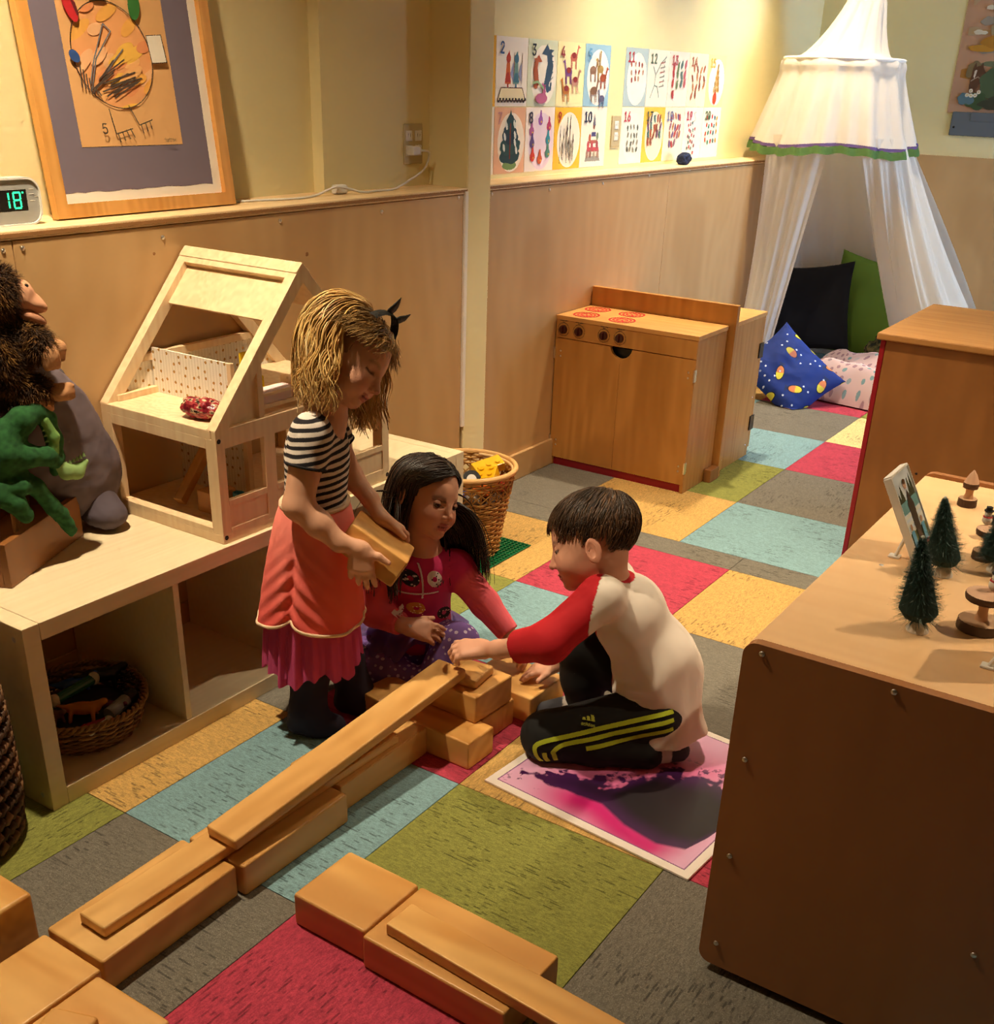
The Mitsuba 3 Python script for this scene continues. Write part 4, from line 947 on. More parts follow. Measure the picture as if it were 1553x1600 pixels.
blk(-.145, -.075, .655, .745, 2 * BH + .001, 2 * BH + .0235, 'y', 'short piece of plank on the stacked blocks under the upper end of the ramp', 6)
RL = .70
RA = M((-.166, -.035, BH + .0245), rz=-2.4, rx=0) @ M(rx=5.8)
put('ramp_plank', tr(box(-.040, .040, 0, RL, 0, .024, .004), RA), 'm_blk_y', 35, label='long plank propped up as a ramp over the block road, held by the kneeling child', cat='plank', group='wooden blocks and planks of the block road')

# ------------------------------------------------------------------ sensory mat
def matart(p, n, uv):
    a, b = uv.x, uv.y
    def pl(x, pts):
        r = mi.Float(pts[0][1])
        for (x0, y0), (x1, y1) in zip(pts[:-1], pts[1:]):
            r = dr.select(x >= x0, y0 + (y1 - y0) * dr.clip((x - x0) / (x1 - x0), 0, 1), r)
        return r
    w = fbm(a * 22, b * 22, 0, 3); w2 = fbm(a * 60 + 5, b * 60, 0, 2)
    lo = pl(a, [(.10, .15), (.24, .15), (.38, .17), (.48, .185), (.63, .125), (.79, .105), (.90, .15), (.93, .27), (.95, .45), (1.0, .50)])
    hi = pl(a, [(.10, .17), (.2, .22), (.33, .34), (.47, .36), (.56, .60), (.68, .62), (.78, .66), (1.0, .60)])
    sl, sh = (b - lo), (hi - b)
    dk = smoothstep(-.010, .014, sl + (w - .5) * .05 * smoothstep(.5, .25, a)) * smoothstep(-.02, .03, sh + (w - .5) * .22)
    fl = smoothstep(.56, .62, w) * smoothstep(.50, .56, w2) * smoothstep(.0, .1, a) * (1 - smoothstep(.06, .16, dr.abs(b - hi)))
    dk = dr.clip(dk + fl * .8, 0, 1)
    glow = smoothstep(.22, .0, dr.abs(sl + .03)) * smoothstep(.1, .4, a) * (1 - smoothstep(.78, .95, a))
    rim = dr.minimum(dr.minimum(a, 1 - a), dr.minimum(b, 1 - b))
    base = mix(lin('#d9a8cc').tolist(), lin('#c0467f').tolist(), smoothstep(.04, .35, rim) * .75)
    base = mix(base, lin('#c41e74').tolist(), glow)
    ink = mix(lin('#3c1748').tolist(), lin('#1c141c').tolist(), smoothstep(.0, .12, sl) * smoothstep(-.02, .15, sh))
    c = mix(base, ink, dk)
    brd = smoothstep(.036, .040, rim)
    c = mix(lin('#7a4a80').tolist(), c, smoothstep(.040, .046, rim))
    return mix(lin('#e6dcd4').tolist(), c, brd)
mat('m_mat', mikit.proc(matart), .32)
S_ = .516
m = box(0, S_, 0, S_, 0, .006, .0015)
uv = m.vertices[:, :2] / S_
put('sensory_mat', tr(m, M((.041, .539, .0005), rz=-5.1)), 'm_mat', uv=uv, label='square floor mat with white border and pink and purple liquid under the kneeling child', cat='mat')

# ------------------------------------------------------------------ green base plate with studs
t = thing('stud_plate', 'green studded toy base plate on the floor beside the wicker basket', 'base plate')
A = M((-.80, 1.455, .001), rz=0)
put('plate', tr(box(0, .186, 0, .315, 0, .004, .0015), A), 'm_vcg', color='#0c5c36', parent=t)
st = cyl((0, 0, .004), (0, 0, .0075), .0048, 10)
put('stud', tr(cat([tr(st, M((.009 + .0152 * i, .009 + .0155 * j, 0))) for i in range(12) for j in range(20)]), A), 'm_vcg', color='#0c5c36', parent=t, kind='stuff')

# ------------------------------------------------------------------ baskets
def basket(t, c, zs, rs, rows, stakes, rw, col1, col2, rim=.008, amp=.0045, seed=1, oval=(1, 1), open_band=None, rimcol=None):
    g = np.random.default_rng(seed); N = stakes * 4
    th = np.linspace(0, 2 * np.pi, N, endpoint=False)
    rf = lambda z: np.interp(z, zs, rs)
    ms, cs = [], []
    for i in range(rows):
        z = zs[0] + (zs[-1] - zs[0]) * (i + .5) / rows
        if open_band and open_band[0] < z < open_band[1]: continue
        r = rf(z) + amp * np.cos(th * stakes / 2 + (i % 2) * np.pi) + g.normal(0, .0006, N)
        mm = tube(np.column_stack([c[0] + oval[0] * r * np.cos(th), c[1] + oval[1] * r * np.sin(th), c[2] + z + g.normal(0, .0005, N)]), rw * g.uniform(.85, 1.15), 5, closed=True)
        ms.append(mm); k = g.random(); cs.append(np.tile(lin(col1) * k + lin(col2) * (1 - k), (len(mm.vertices), 1)) * g.uniform(.8, 1.15))
    put('weave', cat(ms), 'm_vc', True, color=np.vstack(cs), parent=t, kind='stuff')
    zz = np.linspace(zs[0], zs[-1], 8); ms = []
    for k in range(stakes):
        a = 2 * np.pi * k / stakes
        ms.append(tube(np.column_stack([c[0] + oval[0] * rf(zz) * np.cos(a), c[1] + oval[1] * rf(zz) * np.sin(a), c[2] + zz]), rw * .9, 5))
        if open_band:
            for s in (1, -1):
                q = np.linspace(0, 1, 5); zq = open_band[0] + (open_band[1] - open_band[0]) * q; aq = a + s * q * 2 * np.pi / stakes * 1.5
                ms.append(tube(np.column_stack([c[0] + oval[0] * (rf(zq) + .003) * np.cos(aq), c[1] + oval[1] * (rf(zq) + .003) * np.sin(aq), c[2] + zq]), rw * .7, 4))
    m = cat(ms); put('stakes', m, 'm_vc', True, color=lin(col2) * .9, parent=t, kind='stuff')
    r = rs[-1] + .002
    if rim > 0:
        m = tube(np.column_stack([c[0] + oval[0] * r * np.cos(th), c[1] + oval[1] * r * np.sin(th), 0 * th + c[2] + zs[-1]]), rim, 8, closed=True)
        put('rim', m, 'm_vc', True, color=rimcol or col1, parent=t)
    put('base', lathe([(rs[0] - .002, zs[0]), (.001, zs[0] + .001)], 36).apply_scale((oval[0], oval[1], 1)).apply_translation(c), 'm_vc', color=lin(col2) * .6, parent=t)
TB = np.array([-.775, 1.615, .002])
t = thing('tall_basket', 'tall round wicker basket full of toys standing between the shelf and the column', 'basket')
basket(t, TB, [0, .10, .20, .285], [.108, .122, .140, .156], 34, 30, .0036, '#c99a55', '#a8742f', .0085, .0036, 3, open_band=(.205, .245), rimcol='#d2a468')
a = np.linspace(.15, .85, 20) * np.pi
put('handle', tube(np.column_stack([TB[0] + .150 * np.cos(np.linspace(-.35, 2.8, 24) - .9), TB[1] + .150 * np.sin(np.linspace(-.35, 2.8, 24) - .9), TB[2] + .278 + 0 * np.linspace(0, 1, 24)]), .006, 7), 'm_vc', True, color='#d8b482', parent=t)
def stud_brick(t, c, w, d, h, col, rz):
    ms = [box(-w / 2, w / 2, -d / 2, d / 2, 0, h, .002)] + [cyl((x, y, h), (x, y, h + .006), .008, 12) for x in np.arange(-w / 2 + .016, w / 2 - .01, .032) for y in np.arange(-d / 2 + .016, d / 2 - .01, .032)]
    return tr(cat(ms), M(c, rz=rz, rx=18, ry=-12))
put('filling', tr(crumple((0, 0, 0), .118, .118, .05, 41, .4), M(TB + [0, 0, .19])), 'm_vcg', True, color='#4a3524', parent='tall_basket', kind='stuff', label='jumble of small toys')
put('toy_brick', stud_brick(None, TB + [.075, .02, .240], .064, .064, .04, 0, 20), 'm_vcg', color='#d8a512', label='yellow studded toy brick on top in the tall basket', cat='toy brick', group='toys in the tall basket')
put('toy_brick', stud_brick(None, TB + [.03, .080, .255], .10, .05, .03, 0, 60), 'm_vcg', color='#e2b226', label='long yellow toy brick at the back of the tall basket', cat='toy brick', group='toys in the tall basket')
put('toy_brick', stud_brick(None, TB + [.095, -.035, .222], .05, .04, .03, 0, 0), 'm_vcg', color='#c05a1c', label='orange toy brick near the front rim of the tall basket', cat='toy brick', group='toys in the tall basket')
put('toy_brick', stud_brick(None, TB + [.105, .055, .222], .05, .05, .03, 0, 40), 'm_vcg', color='#a81e20', label='red toy brick at the right side of the tall basket', cat='toy brick', group='toys in the tall basket')
put('toy_brick', stud_brick(None, TB + [.03, -.07, .205], .05, .05, .02, 0, 10), 'm_vcg', color='#24439a', label='blue toy brick behind the weave of the tall basket', cat='toy brick', group='toys in the tall basket')
t = thing('toy_tractor_tyre', 'black toy tyre with a white hub lying in the tall basket', 'toy tyre', 'toys in the tall basket')
wa, wb_ = TB + [.035, -.025, .245], TB + [.052, -.045, .262]
put('tyre', cyl(wa, wb_, .030, 24), 'm_vc', color='#0d0d0f', parent=t); put('hub', cyl(wa + (wb_ - wa) * .5, wb_ + (wb_ - wa) * .08, .016, 20), 'm_vc', color='#d8d4cc', parent=t)

LB = np.array([-.785, .124, .042])
t = thing('low_basket', 'low round wicker basket of figurines in the left cell of the cube shelf', 'basket')
basket(t, LB, [0, .03, .075], [.112, .130, .142], 11, 34, .0036, '#8a6236', '#5e3c1e', .0, .0036, 8)
g = np.random.default_rng(5)
a = np.linspace(0, 2 * np.pi, 160, endpoint=False)
for s in (0, 1): put('braided_rim', tube(np.column_stack([LB[0] + (.143 + .005 * np.cos(a * 30 + s * np.pi)) * np.cos(a), LB[1] + (.143 + .005 * np.cos(a * 30 + s * np.pi)) * np.sin(a), LB[2] + .078 + .005 * np.sin(a * 30 + s * np.pi) + .012 * np.maximum(np.sin(a - .6), 0)]), .0042, 6, closed=True), 'm_vc', True, color='#86602f', parent=t)
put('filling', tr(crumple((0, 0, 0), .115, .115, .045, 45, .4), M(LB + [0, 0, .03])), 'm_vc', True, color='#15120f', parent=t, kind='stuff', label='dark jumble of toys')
def critter(c, L, col, rz, seed, legs=True):
    s = Sdf(); s.ell((0, 0, 0), (L * .5, L * .2, L * .2)); s.cap((L * .35, 0, L * .08), (L * .62, 0, L * .2), L * .12, L * .1, .01); s.cap((-L * .4, 0, .0), (-L * .75, 0, L * .1), L * .09, L * .03, .01)
    if legs:
        for x in (-.3, .3):
            for y in (-.14, .14): s.cap((x * L, y * L, 0), (x * L * 1.1, y * L * 1.7, -L * .34), L * .07, L * .06, .006)
    lo, hi = s.bounds(.01); return tr(nets(s.fn, lo, hi, max(L / 18, .003), 1), M(c, rz=rz, rx=15 * math.sin(seed), ry=12 * math.cos(seed)))
for nm, c, L, col, rz, lab in (
    ('toy_dinosaur', (.055, -.03, .085), .075, '#b8741a', 40, 'orange toy dinosaur on top in the low basket'),
    ('toy_lizard', (-.05, .03, .085), .075, '#1f4fa0', 60, 'blue toy creature at the back of the low basket'),
    ('toy_beast', (.02, -.085, .080), .06, '#6a4428', 10, 'brown toy animal at the left side of the low basket'),
    ('toy_dragon', (-.03, .085, .090), .085, '#121214', 70, 'black toy creature at the right back of the low basket'),
    ('toy_cat', (.10, -.045, .062), .05, '#8a1a22', 80, 'small dark red toy animal at the front of the low basket'),
    ('toy_hippo', (.075, .03, .072), .05, '#5e2348', 30, 'small purple toy animal beside the orange dinosaur')):
    put(nm, critter(LB + c, L, col, rz, L * 900), 'm_vcg', True, color=col, label=lab, cat='toy', group='toys in the low basket')
t = thing('toy_rolling_pin', 'green toy roller with white ends in the low basket', 'toy', 'toys in the low basket')
a_, b_ = LB + [.0, -.06, .098], LB + [.0, .045, .108]
put('roller', cyl(a_, b_, .012, 14), 'm_vcg', color='#1d5c4a', parent=t)
for q in (a_, b_): put('end_knob', ball(q, .013, 2, (1, 1, 1.2)), 'm_vcg', color='#dcd8cc', smooth=True, parent=t)
t = thing('toy_tube', 'grey toy tube with a black cap in the front of the low basket', 'toy', 'toys in the low basket')
a_, b_ = LB + [.10, .0, .070], LB + [.085, .06, .074]
put('tube_body', cyl(a_, b_, .015, 16), 'm_vcg', color='#7d7d7d', parent=t); put('cap', cyl(b_, b_ + (b_ - a_) * .45, .0155, 16), 'm_vcg', color='#1c1c1c', parent=t)
put('toy_bone', cat([cyl(LB + [.118, -.06, .062], LB + [.112, -.01, .066], .006, 10), ball(LB + [.118, -.06, .062], .010, 1), ball(LB + [.112, -.01, .066], .010, 1)]), 'm_vcg', color='#d8d4c8', label='white toy piece at the front rim of the low basket', cat='toy', group='toys in the low basket')

t = thing('seagrass_basket', 'dark braided seagrass basket at the left edge beside the shelf', 'basket')
SB = np.array([-.715, -.272, 0.0])
ms, cs = [], []
for i in range(13):
    z = .016 + i * .029; r = np.interp(z, [0, .1, .25, .4], [.140, .150, .148, .138])
    n = 46
    for k in range(n):
        a0 = 2 * np.pi * (k + .5 * (i % 2)) / n
        p = [SB + [(r + dr_) * math.cos(a0 + da), (r + dr_) * math.sin(a0 + da), z + dz_] for da, dr_, dz_ in ((-.09, -.006, -.010), (-.03, .007, -.002), (.03, .008, .004), (.09, -.006, .012))]
        mm = tube(p, [.004, .0095, .0095, .004], 6); ms.append(mm); cs.append(np.tile(lin(['#6b4a30', '#523722', '#7d5c3e', '#3f2a1a'][g.integers(4)]) * g.uniform(.8, 1.2), (len(mm.vertices), 1)))
put('braid', cat(ms), 'm_vc', True, color=np.vstack(cs), parent=t, kind='stuff')
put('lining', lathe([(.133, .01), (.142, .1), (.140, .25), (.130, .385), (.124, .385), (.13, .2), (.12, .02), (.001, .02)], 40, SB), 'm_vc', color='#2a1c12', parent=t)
put('paper_roll', tr(cat([cyl((0, 0, 0), (0, 0, .16), .03, 24)]), M(SB + [.075, .04, .26], ry=-6)), 'm_vcm', color='#d9d4ca', label='white rolled paper standing in the seagrass basket', cat='paper roll')
# ------------------------------------------------------------------ soft toys and puppet stand on the shelf
t = thing('puppet_stand', 'brown wooden puppet stand with pegs on the left end of the cube shelf', 'puppet stand')
PS = M((-.797, .020, SH + .001), rz=math.degrees(math.atan2(.905, -.426)))
def pput(n, m, mt='m_dark', **k): return put(n, tr(m, PS), mt, parent=t, **k)
pput('front_board', box(0, .305, 0, .016, 0, .096, .0015)); pput('back_board', box(0, .305, .124, .14, 0, .096, .0015))
for x in (0, .289): pput('end_board', box(x, x + .016, .016, .124, 0, .096, .0015))
pput('base_board', box(.016, .289, .016, .124, 0, .072), 'm_dark')
PEG = [(.275, .055, .19), (.215, .09, .32), (.13, .05, .20)]
for x, y, h in PEG: pput('peg', cyl((x, y, .05), (x, y, h), .0085, 14), 'm_pine')

def soft(parent, name, s, h, col, fuzz=0.0, fs=60, seed=3, m='m_vcm', col2=None, relax=2, **k):
    lo, hi = s.bounds(.012 + fuzz)
    f = s.fn
    me = nets(f, lo, hi, h, relax)
    if fuzz:
        n = me.vertex_normals
        me.vertices = me.vertices + n * ((meshkit.fbm(me.vertices * fs, 3, seed) - .35) * fuzz * 2)[:, None]
    c = np.tile(lin(col), (len(me.vertices), 1))
    if col2 is not None: c = c + (lin(col2) - lin(col)) * np.clip((meshkit.fbm(me.vertices * fs * 1.4, 2, seed + 5) - .3) * 2.2, 0, 1)[:, None]
    return put(name, me, m, True, parent=parent, color=c, **k)
def hshift(s): s.p = [(q[0], q[1] + np.array([0, -.042, 0]), q[2] + (np.array([0, -.042, 0]) if q[0] == 0 else 0), *q[3:]) for q in s.p]
t = thing('hippo_toy', 'big grey plush hippo sitting against the wall beside the doll house', 'plush toy', 'plush toys on the cube shelf')
s = Sdf(); s.ell((-.962, .345, .63), (.050, .105, .165), M(rx=14)[:3, :3], .03); s.ell((-.975, .27, .75), (.038, .09, .09), M(rx=30)[:3, :3], .05); s.ell((-.965, .40, .55), (.048, .085, .10), None, .03)
hshift(s); soft(t, 'body', s, .007, '#6b6068', .004, 30, col2='#5a5058')
s = Sdf(); s.ell((-.925, .402, .459), (.055, .046, .035), None, .02); s.ell((-.955, .405, .480), (.05, .045, .05), None, .02)
hshift(s); soft(t, 'foot', s, .006, '#544b54', .003)
s = Sdf(); s.chain([(-.985, .345, .795), (-.98, .366, .780), (-.98, .382, .757), (-.98, .388, .735)], [.010, .013, .012, .009], .012)
hshift(s); soft(t, 'ear', s, .004, '#4a4448', .002)
t = thing('monkey_puppet', 'brown furry monkey puppet on the tall peg of the puppet stand', 'plush toy', 'plush toys on the cube shelf')
s = Sdf()
s.ell((-.90, .155, .985), (.052, .056, .058), None, .03); s.ell((-.905, .145, .86), (.060, .060, .085), None, .03)
s.chain([(-.87, .19, .91), (-.845, .20, .885), (-.84, .195, .875)], [.030, .026, .02], .02); s.chain([(-.93, .19, .92), (-.92, .235, .89), (-.91, .248, .868)], [.028, .026, .022], .02)
s.chain([(-.88, .16, .80), (-.855, .195, .79)], [.035, .028], .02); s.chain([(-.90, .14, .79), (-.88, .155, .775)], [.034, .028], .02)
lo, hi = s.bounds(.01); me = nets(s.fn, lo, hi, .005, 1)
put('fur_base', me, 'm_vcm', True, parent=t, color='#2c1a0c')
def fur(me, n, L, cols, seed):
    g = np.random.default_rng(seed); tri = g.choice(len(me.faces), n, p=me.area_faces / me.area); w = g.dirichlet([1, 1, 1], n); p = (me.triangles[tri] * w[:, :, None]).sum(1); nn = me.face_normals[tri]
    d = nn + (meshkit.fbm(p * 30, 2, seed)[:, None] - .5) * 1.6 * np.array([.6, .8, .3]) + np.array([0, 0, -.55]) + g.normal(0, .18, (n, 3)); d /= np.linalg.norm(d, axis=1, keepdims=True)
    sd = np.cross(d, nn); sd /= np.linalg.norm(sd, axis=1, keepdims=True) + 1e-9; l = (L * g.uniform(.5, 1.2, n))[:, None]
    V = np.stack([p - sd * .0011, p + sd * .0011, p + d * l * .6 + nn * .0006, p + d * l], 1).reshape(-1, 3); F = (np.arange(n)[:, None, None] * 4 + np.array([[0, 1, 2], [0, 2, 3], [2, 1, 3]])).reshape(-1, 3)
    c = np.array([lin(x) for x in cols])[np.clip((meshkit.fbm(p * 45, 2, seed + 2) * 1.6 * len(cols) - .3 * len(cols) + g.normal(0, .5, n)).astype(int), 0, len(cols) - 1)]
    return trimesh.Trimesh(V, F, process=False), np.repeat(c, 4, 0)
me, fc_ = fur(me, 14000, .014, ['#2a180a', '#43290f', '#5e3c17', '#7c5524'], 4)
put('fur', me, 'm_vcm', parent=t, color=fc_, kind='stuff', label='shaggy brown fur')
s = Sdf(); s.ell((-.872, .195, .985), (.028, .022, .026), M(rx=-20)[:3, :3], .012); s.ell((-.868, .212, .962), (.030, .032, .015), M(rx=-25)[:3, :3], .010); s.cap((-.868, .19, .975), (-.868, .215, .965), .02, .016, .015)
soft(t, 'face', s, .003, '#c08d6e', .001, 90)
s = Sdf(); s.ell((-.866, .205, .936), (.029, .032, .014), M(rx=-30)[:3, :3], .010)
soft(t, 'lower_lip', s, .003, '#b27e62', .001, 90)
put('eye', ball((-.852, .197, 1.000), .0045, 2), 'm_vcg', color='#120c08', parent=t, smooth=True)
for c, d in (((-.822, .205, .866), (.018, .020, .026)), ((-.885, .262, .862), (.020, .026, .020))):
    s = Sdf(); s.ell(c, d, None, .01)
    for q in (-.012, 0, .012): s.ell((c[0] + .004, c[1] + q, c[2] - .016), (.008, .007, .012), None, .006)
    soft(t, 'hand', s, .003, '#b88860', .001, 90)
for c, d in (((-.832, .224, .787), (.022, .028, .018)), ((-.850, .182, .766), (.020, .028, .017))):
    s = Sdf(); s.ell(c, d, None, .01)
    for q in (-.011, 0, .011): s.ell((c[0] + .008, c[1] + .016, c[2] + q), (.009, .012, .007), None, .006)
    soft(t, 'foot', s, .003, '#b08058', .001, 90)
t = thing('crocodile_puppet', 'green felt crocodile puppet with open toothed jaws hanging on a short peg', 'plush toy', 'plush toys on the cube shelf')
s = Sdf(); X = -.845
s.chain([(X - .03, .10, .70), (X, .135, .745), (X, .170, .755), (X, .192, .735), (X, .202, .69), (X, .200, .65), (X, .192, .622)], [.030, .026, .018, .017, .016, .015, .010], .012)
s.ell((X - .02, .09, .68), (.04, .05, .06), None, .03)
s.chain([(X, .09, .685), (X + .01, .13, .672), (X + .012, .17, .662), (X + .012, .19, .645)], [.026, .022, .018, .012], .012)
s.chain([(X - .01, .05, .62), (X + .01, .10, .615), (X + .01, .135, .605), (X + .012, .165, .55), (X + .012, .195, .505), (X + .014, .208, .488)], [.020, .017, .015, .014, .012, .006], .01)
s.chain([(X, .06, .60), (X + .01, .085, .58), (X + .012, .10, .553)], [.02, .019, .017], .01)
s.chain([(X - .01, .11, .64), (X + .005, .14, .60), (X + .01, .185, .53), (X + .012, .20, .48)], [.018, .014, .013, .006], .01)
soft(t, 'body', s, .0035, '#174420', .0015, 80, col2='#235a2a')
s = Sdf(); s.chain([(X + .012, .178, .738), (X + .014, .192, .70), (X + .014, .188, .655)], [.010, .011, .008], .008)
soft(t, 'jaw_lining', s, .003, '#6d9a52', .0005, 80, label='light green jaw lining')
s = Sdf(); s.chain([(X + .01, .196, .638), (X + .012, .212, .618), (X + .012, .236, .612), (X + .012, .262, .628)], [.012, .016, .015, .006], .008)
soft(t, 'lower_jaw', s, .003, '#7f9f62', .0005, 80, label='light green lower jaw')
def tooth(c, d, r=.0042, L=.010): c = np.asarray(c, float); d = np.asarray(d, float); return cyl(c, c + d / np.linalg.norm(d) * L, r, 6, .0004)
put('teeth', cat([tooth((X + .012, .178 + .001 * i, .73 - .012 * i), (0, -1, -.2)) for i in range(7)] + [tooth((X + .012, .205 + .009 * i, .632 + .0008 * i * i * .3), (0, .1, 1), .0045, .009) for i in range(7)]), 'm_vcm', color='#86a868', parent=t, kind='stuff')
for y in (.125, .150): put('eye', ball((X - .012, y, .768), .008, 2), 'm_vcg', color='#0e120c', parent=t, smooth=True)

# ------------------------------------------------------------------ winter ornaments on the front cabinet
CT = cz - .0078
def mini_tree(x, y, h, seed, label, lean=0):
    t = thing('miniature_tree', label, 'miniature tree', 'bottle brush trees on the front cabinet')
    put('base', lathe([(.0175, 0), (.0175, .003), (.012, .012), (.006, .016), (.001, .017)], 24, (x, y, CT)), 'm_vcm', True, color='#d8d0c4', parent=t, label='white base')
    put('trunk', cyl((x, y, CT + .01), (x + lean * h, y, CT + h), .0022, 8), 'm_vc', color='#3a3a34', parent=t)
    g = np.random.default_rng(seed); n = 2600
    u = g.random(n) ** .72; z = .022 + (h - .024) * u; rr = np.interp(u, [0, .10, .3, .7, 1], [.034, .044, .038, .021, .006]) * g.uniform(.8, 1.1, n)
    a = g.uniform(0, 2 * np.pi, n); d = np.column_stack([np.cos(a), np.sin(a), g.normal(-.12, .25, n)])
    b = np.column_stack([x + lean * z, 0 * z + y, CT + z]); e = b + d * rr[:, None]; sd = np.column_stack([-np.sin(a), np.cos(a), 0 * a]) * .0011
    up = np.array([0, 0, .0011])
    V = np.stack([b + sd, b - sd, b + up, e], 1).reshape(-1, 3); F = (np.arange(n)[:, None, None] * 4 + np.array([[0, 1, 3], [1, 2, 3], [2, 0, 3]])).reshape(-1, 3)
    c = np.repeat(np.where(g.random(n)[:, None] < .05, lin('#9fb4ae'), lin('#12352f') * g.uniform(.6, 1.6, n)[:, None]), 4, 0)
    put('needles', trimesh.Trimesh(V, F, process=False), 'm_vc', color=c, parent=t, kind='stuff')
    SHR = np.eye(4); SHR[0, 2] = lean; put('core', tr(lathe([(.022, .022), (.030, .034), (.024, h * .4), (.013, h * .7), (.001, h)], 16), M((x, y, CT)) @ SHR), 'm_vcm', color='#0d2420', parent=t)
    put('tip', ball((x + lean * h, y, CT + h), .0028, 1), 'm_vc', color='#c8d0cc', parent=t)
mini_tree(.866, .508, .152, 1, 'dark green miniature tree nearest the cabinet front edge, on a white base', -.14)
mini_tree(.842, .762, .138, 2, 'dark green miniature tree just in front of the leaning photo frame', -.17)
mini_tree(.916, .842, .110, 3, 'dark green miniature tree cut off by the right edge of the picture', -.1)
def mushroom(x, y, h, rb, rc, label, point=False, tilt=0):
    t = thing('wooden_mushroom', label, 'wooden mushroom', 'wooden mushrooms on the front cabinet')
    A = M((x, y, CT), rx=tilt)
    def pp(n, pr, col, **k): put(n, tr(lathe(pr, 26), A), 'm_vc', 40, color=None, parent=t, **k) if False else put(n, tr(lathe(pr, 26), A), 'm_vc', True, color=col, parent=t, **k)
    bh = .016
    pp('foot_bark', [(rb * .98, 0), (rb, .003), (rb * .97, bh - .001), (rb * .95, bh)], '#3e2718', label='dark bark edge')
    pp('foot_top', [(rb * .95, bh), (.001, bh + .0005)], '#c09a78')
    pp('stem', [(.010, bh), (.0075, h * .5), (.008, h - .012)], '#b98a66')
    pp('cap_bark', [(.001, h - .013), (rc * .94, h - .012), (rc, h - .006), (rc * .97, h - .001)], '#45291a', label='dark bark edge')
    pp('cap_top', [(rc * .97, h - .001), (rc * .5, h + .016), (.001, h + .026)] if point else [(rc * .97, h - .001), (rc * .6, h + .001), (.001, h + .002)], '#c8a084')
mushroom(.790, 1.170, .050, .019, .0155, 'wooden mushroom with a pointed cap, farthest back on the cabinet', True)
mushroom(.944, .575, .062, .035, .032, 'flat topped wooden mushroom with a snowman on it, nearest the right edge')
mushroom(.884, .888, .058, .022, .024, 'flat topped wooden mushroom behind the cut off miniature tree')
def snowman(x, y, z, s, label):
    t = thing('snowman_figure', label, 'snowman', 'tiny snowmen')
    put('body', cat([ball((x, y, z + .008 * s), .010 * s, 2), ball((x, y, z + .021 * s), .0075 * s, 2)]), 'm_vcg', color='#e4ded2', smooth=True, parent=t)
    put('hat', tr(cat([cyl((0, 0, 0), (0, 0, .002 * s), .009 * s, 16), cyl((0, 0, 0), (0, 0, .009 * s), .006 * s, 16)]), M((x, y, z + .026 * s))), 'm_vc', color='#141414', parent=t)
    put('scarf', lathe([(.0078 * s, -.002 * s), (.0095 * s, 0), (.0078 * s, .002 * s)], 16, (x, y, z + .0145 * s)), 'm_vc', color='#a81c1c', parent=t)
snowman(.865, 1.00, CT, 1.3, 'tiny snowman in black hat and red scarf standing on the cabinet behind the mushroom')
snowman(.950, .590, CT + .0645, 1.0, 'tiny snowman lying near the rim of the flat topped mushroom')
snowman(.872, .905, CT + .0605, .9, 'tiny snowman on the mushroom behind the cut off miniature tree')
def photo_frame(x, y, w, h, lean, label, art):
    t = thing('photo_frame', label, 'photo frame', 'clear photo frames on the cabinet')
    fy_ = np.array([-math.sin(math.radians(lean)), 0, math.cos(math.radians(lean))]); fx_ = np.array([0, 1.0, 0]); A = np.eye(4); A[:3, :3] = np.stack([fx_, fy_, np.cross(fx_, fy_)], 1); A[:3, 3] = [x, y, CT + .004]
    put('back', tr(box(0, w, 0, h, -.010, 0, .001), A), 'm_plastic', parent=t)
    for q in (box(-.003, .001, 0, h, -.012, .003, .001), box(w - .001, w + .003, 0, h, -.012, .003, .001), box(0, w, h - .001, h + .003, -.012, .003, .001)): put('edge', tr(q, A), 'm_plastic', parent=t)
    P = Print(); art(P, w, h); pm, pc = P.mesh((0, 0, 0), (1, 0, 0), (0, 1, 0)); pm.apply_transform(A)
    put('photo', pm, 'm_vcg', color=pc, parent=t, label='glossy photo')
    put('foot', cat([tube([A[:3, 3] + A[:3, 1] * .05 + [-.012, .02, 0], [x - .048, y + .02, CT + .004]], .0035, 8), box(x - .06, x - .04, y + .012, y + .03, CT, CT + .004, .001)]), 'm_plastic', parent=t)
def ph1(P, w, h):
    P.add(R(.002, .002, w - .002, h - .002), '#c8d0d8'); P.add(R(.002, .002, w - .002, h * .35), '#55603c')
    for i, (x, s) in enumerate(((.012, .03), (.028, .042), (.075, .045), (.09, .05))): P.poly([(max(x - .014, .003), h * .62), (min(x + .014, w - .003), h * .62), (x, h * .62 + s)], '#2a3328')
    P.add(R(.002, h * .55, w - .002, h * .68), '#5f8f94'); 
    for k in (.34, .42, .50): P.add(R(.002, h * k, w - .002, h * (k + .045)), '#d4d2c8')
    P.poly([(w * .42, h * .12), (w * .62, h * .12), (w * .70, h * .60), (w * .55, h * .78), (w * .38, h * .62)], '#2c2226'); P.dot(w * .52, h * .84, .008, '#b08a78'); P.dot(w * .52, h * .875, .008, '#4a3024', 1, .6)
    for x in (.18, .78): P.poly([(w * x - .010, h * .14), (w * x + .010, h * .14), (w * x + .008, h * .36), (w * x - .008, h * .36)], '#4f90b0'); P.dot(w * x, h * .40, .006, '#a88068'); P.line([(w * x - .007, h * .15), (w * x + .007, h * .15)], .006, '#a83a44')
def ph2(P, w, h):
    P.add(R(.002, .002, w - .002, h - .002), '#4a4856'); P.add(blob(w * .5, h * .6, .03, .045, 4, .2), '#7a6a70'); P.add(blob(w * .4, h * .25, .04, .03, 5, .2), '#39384a')
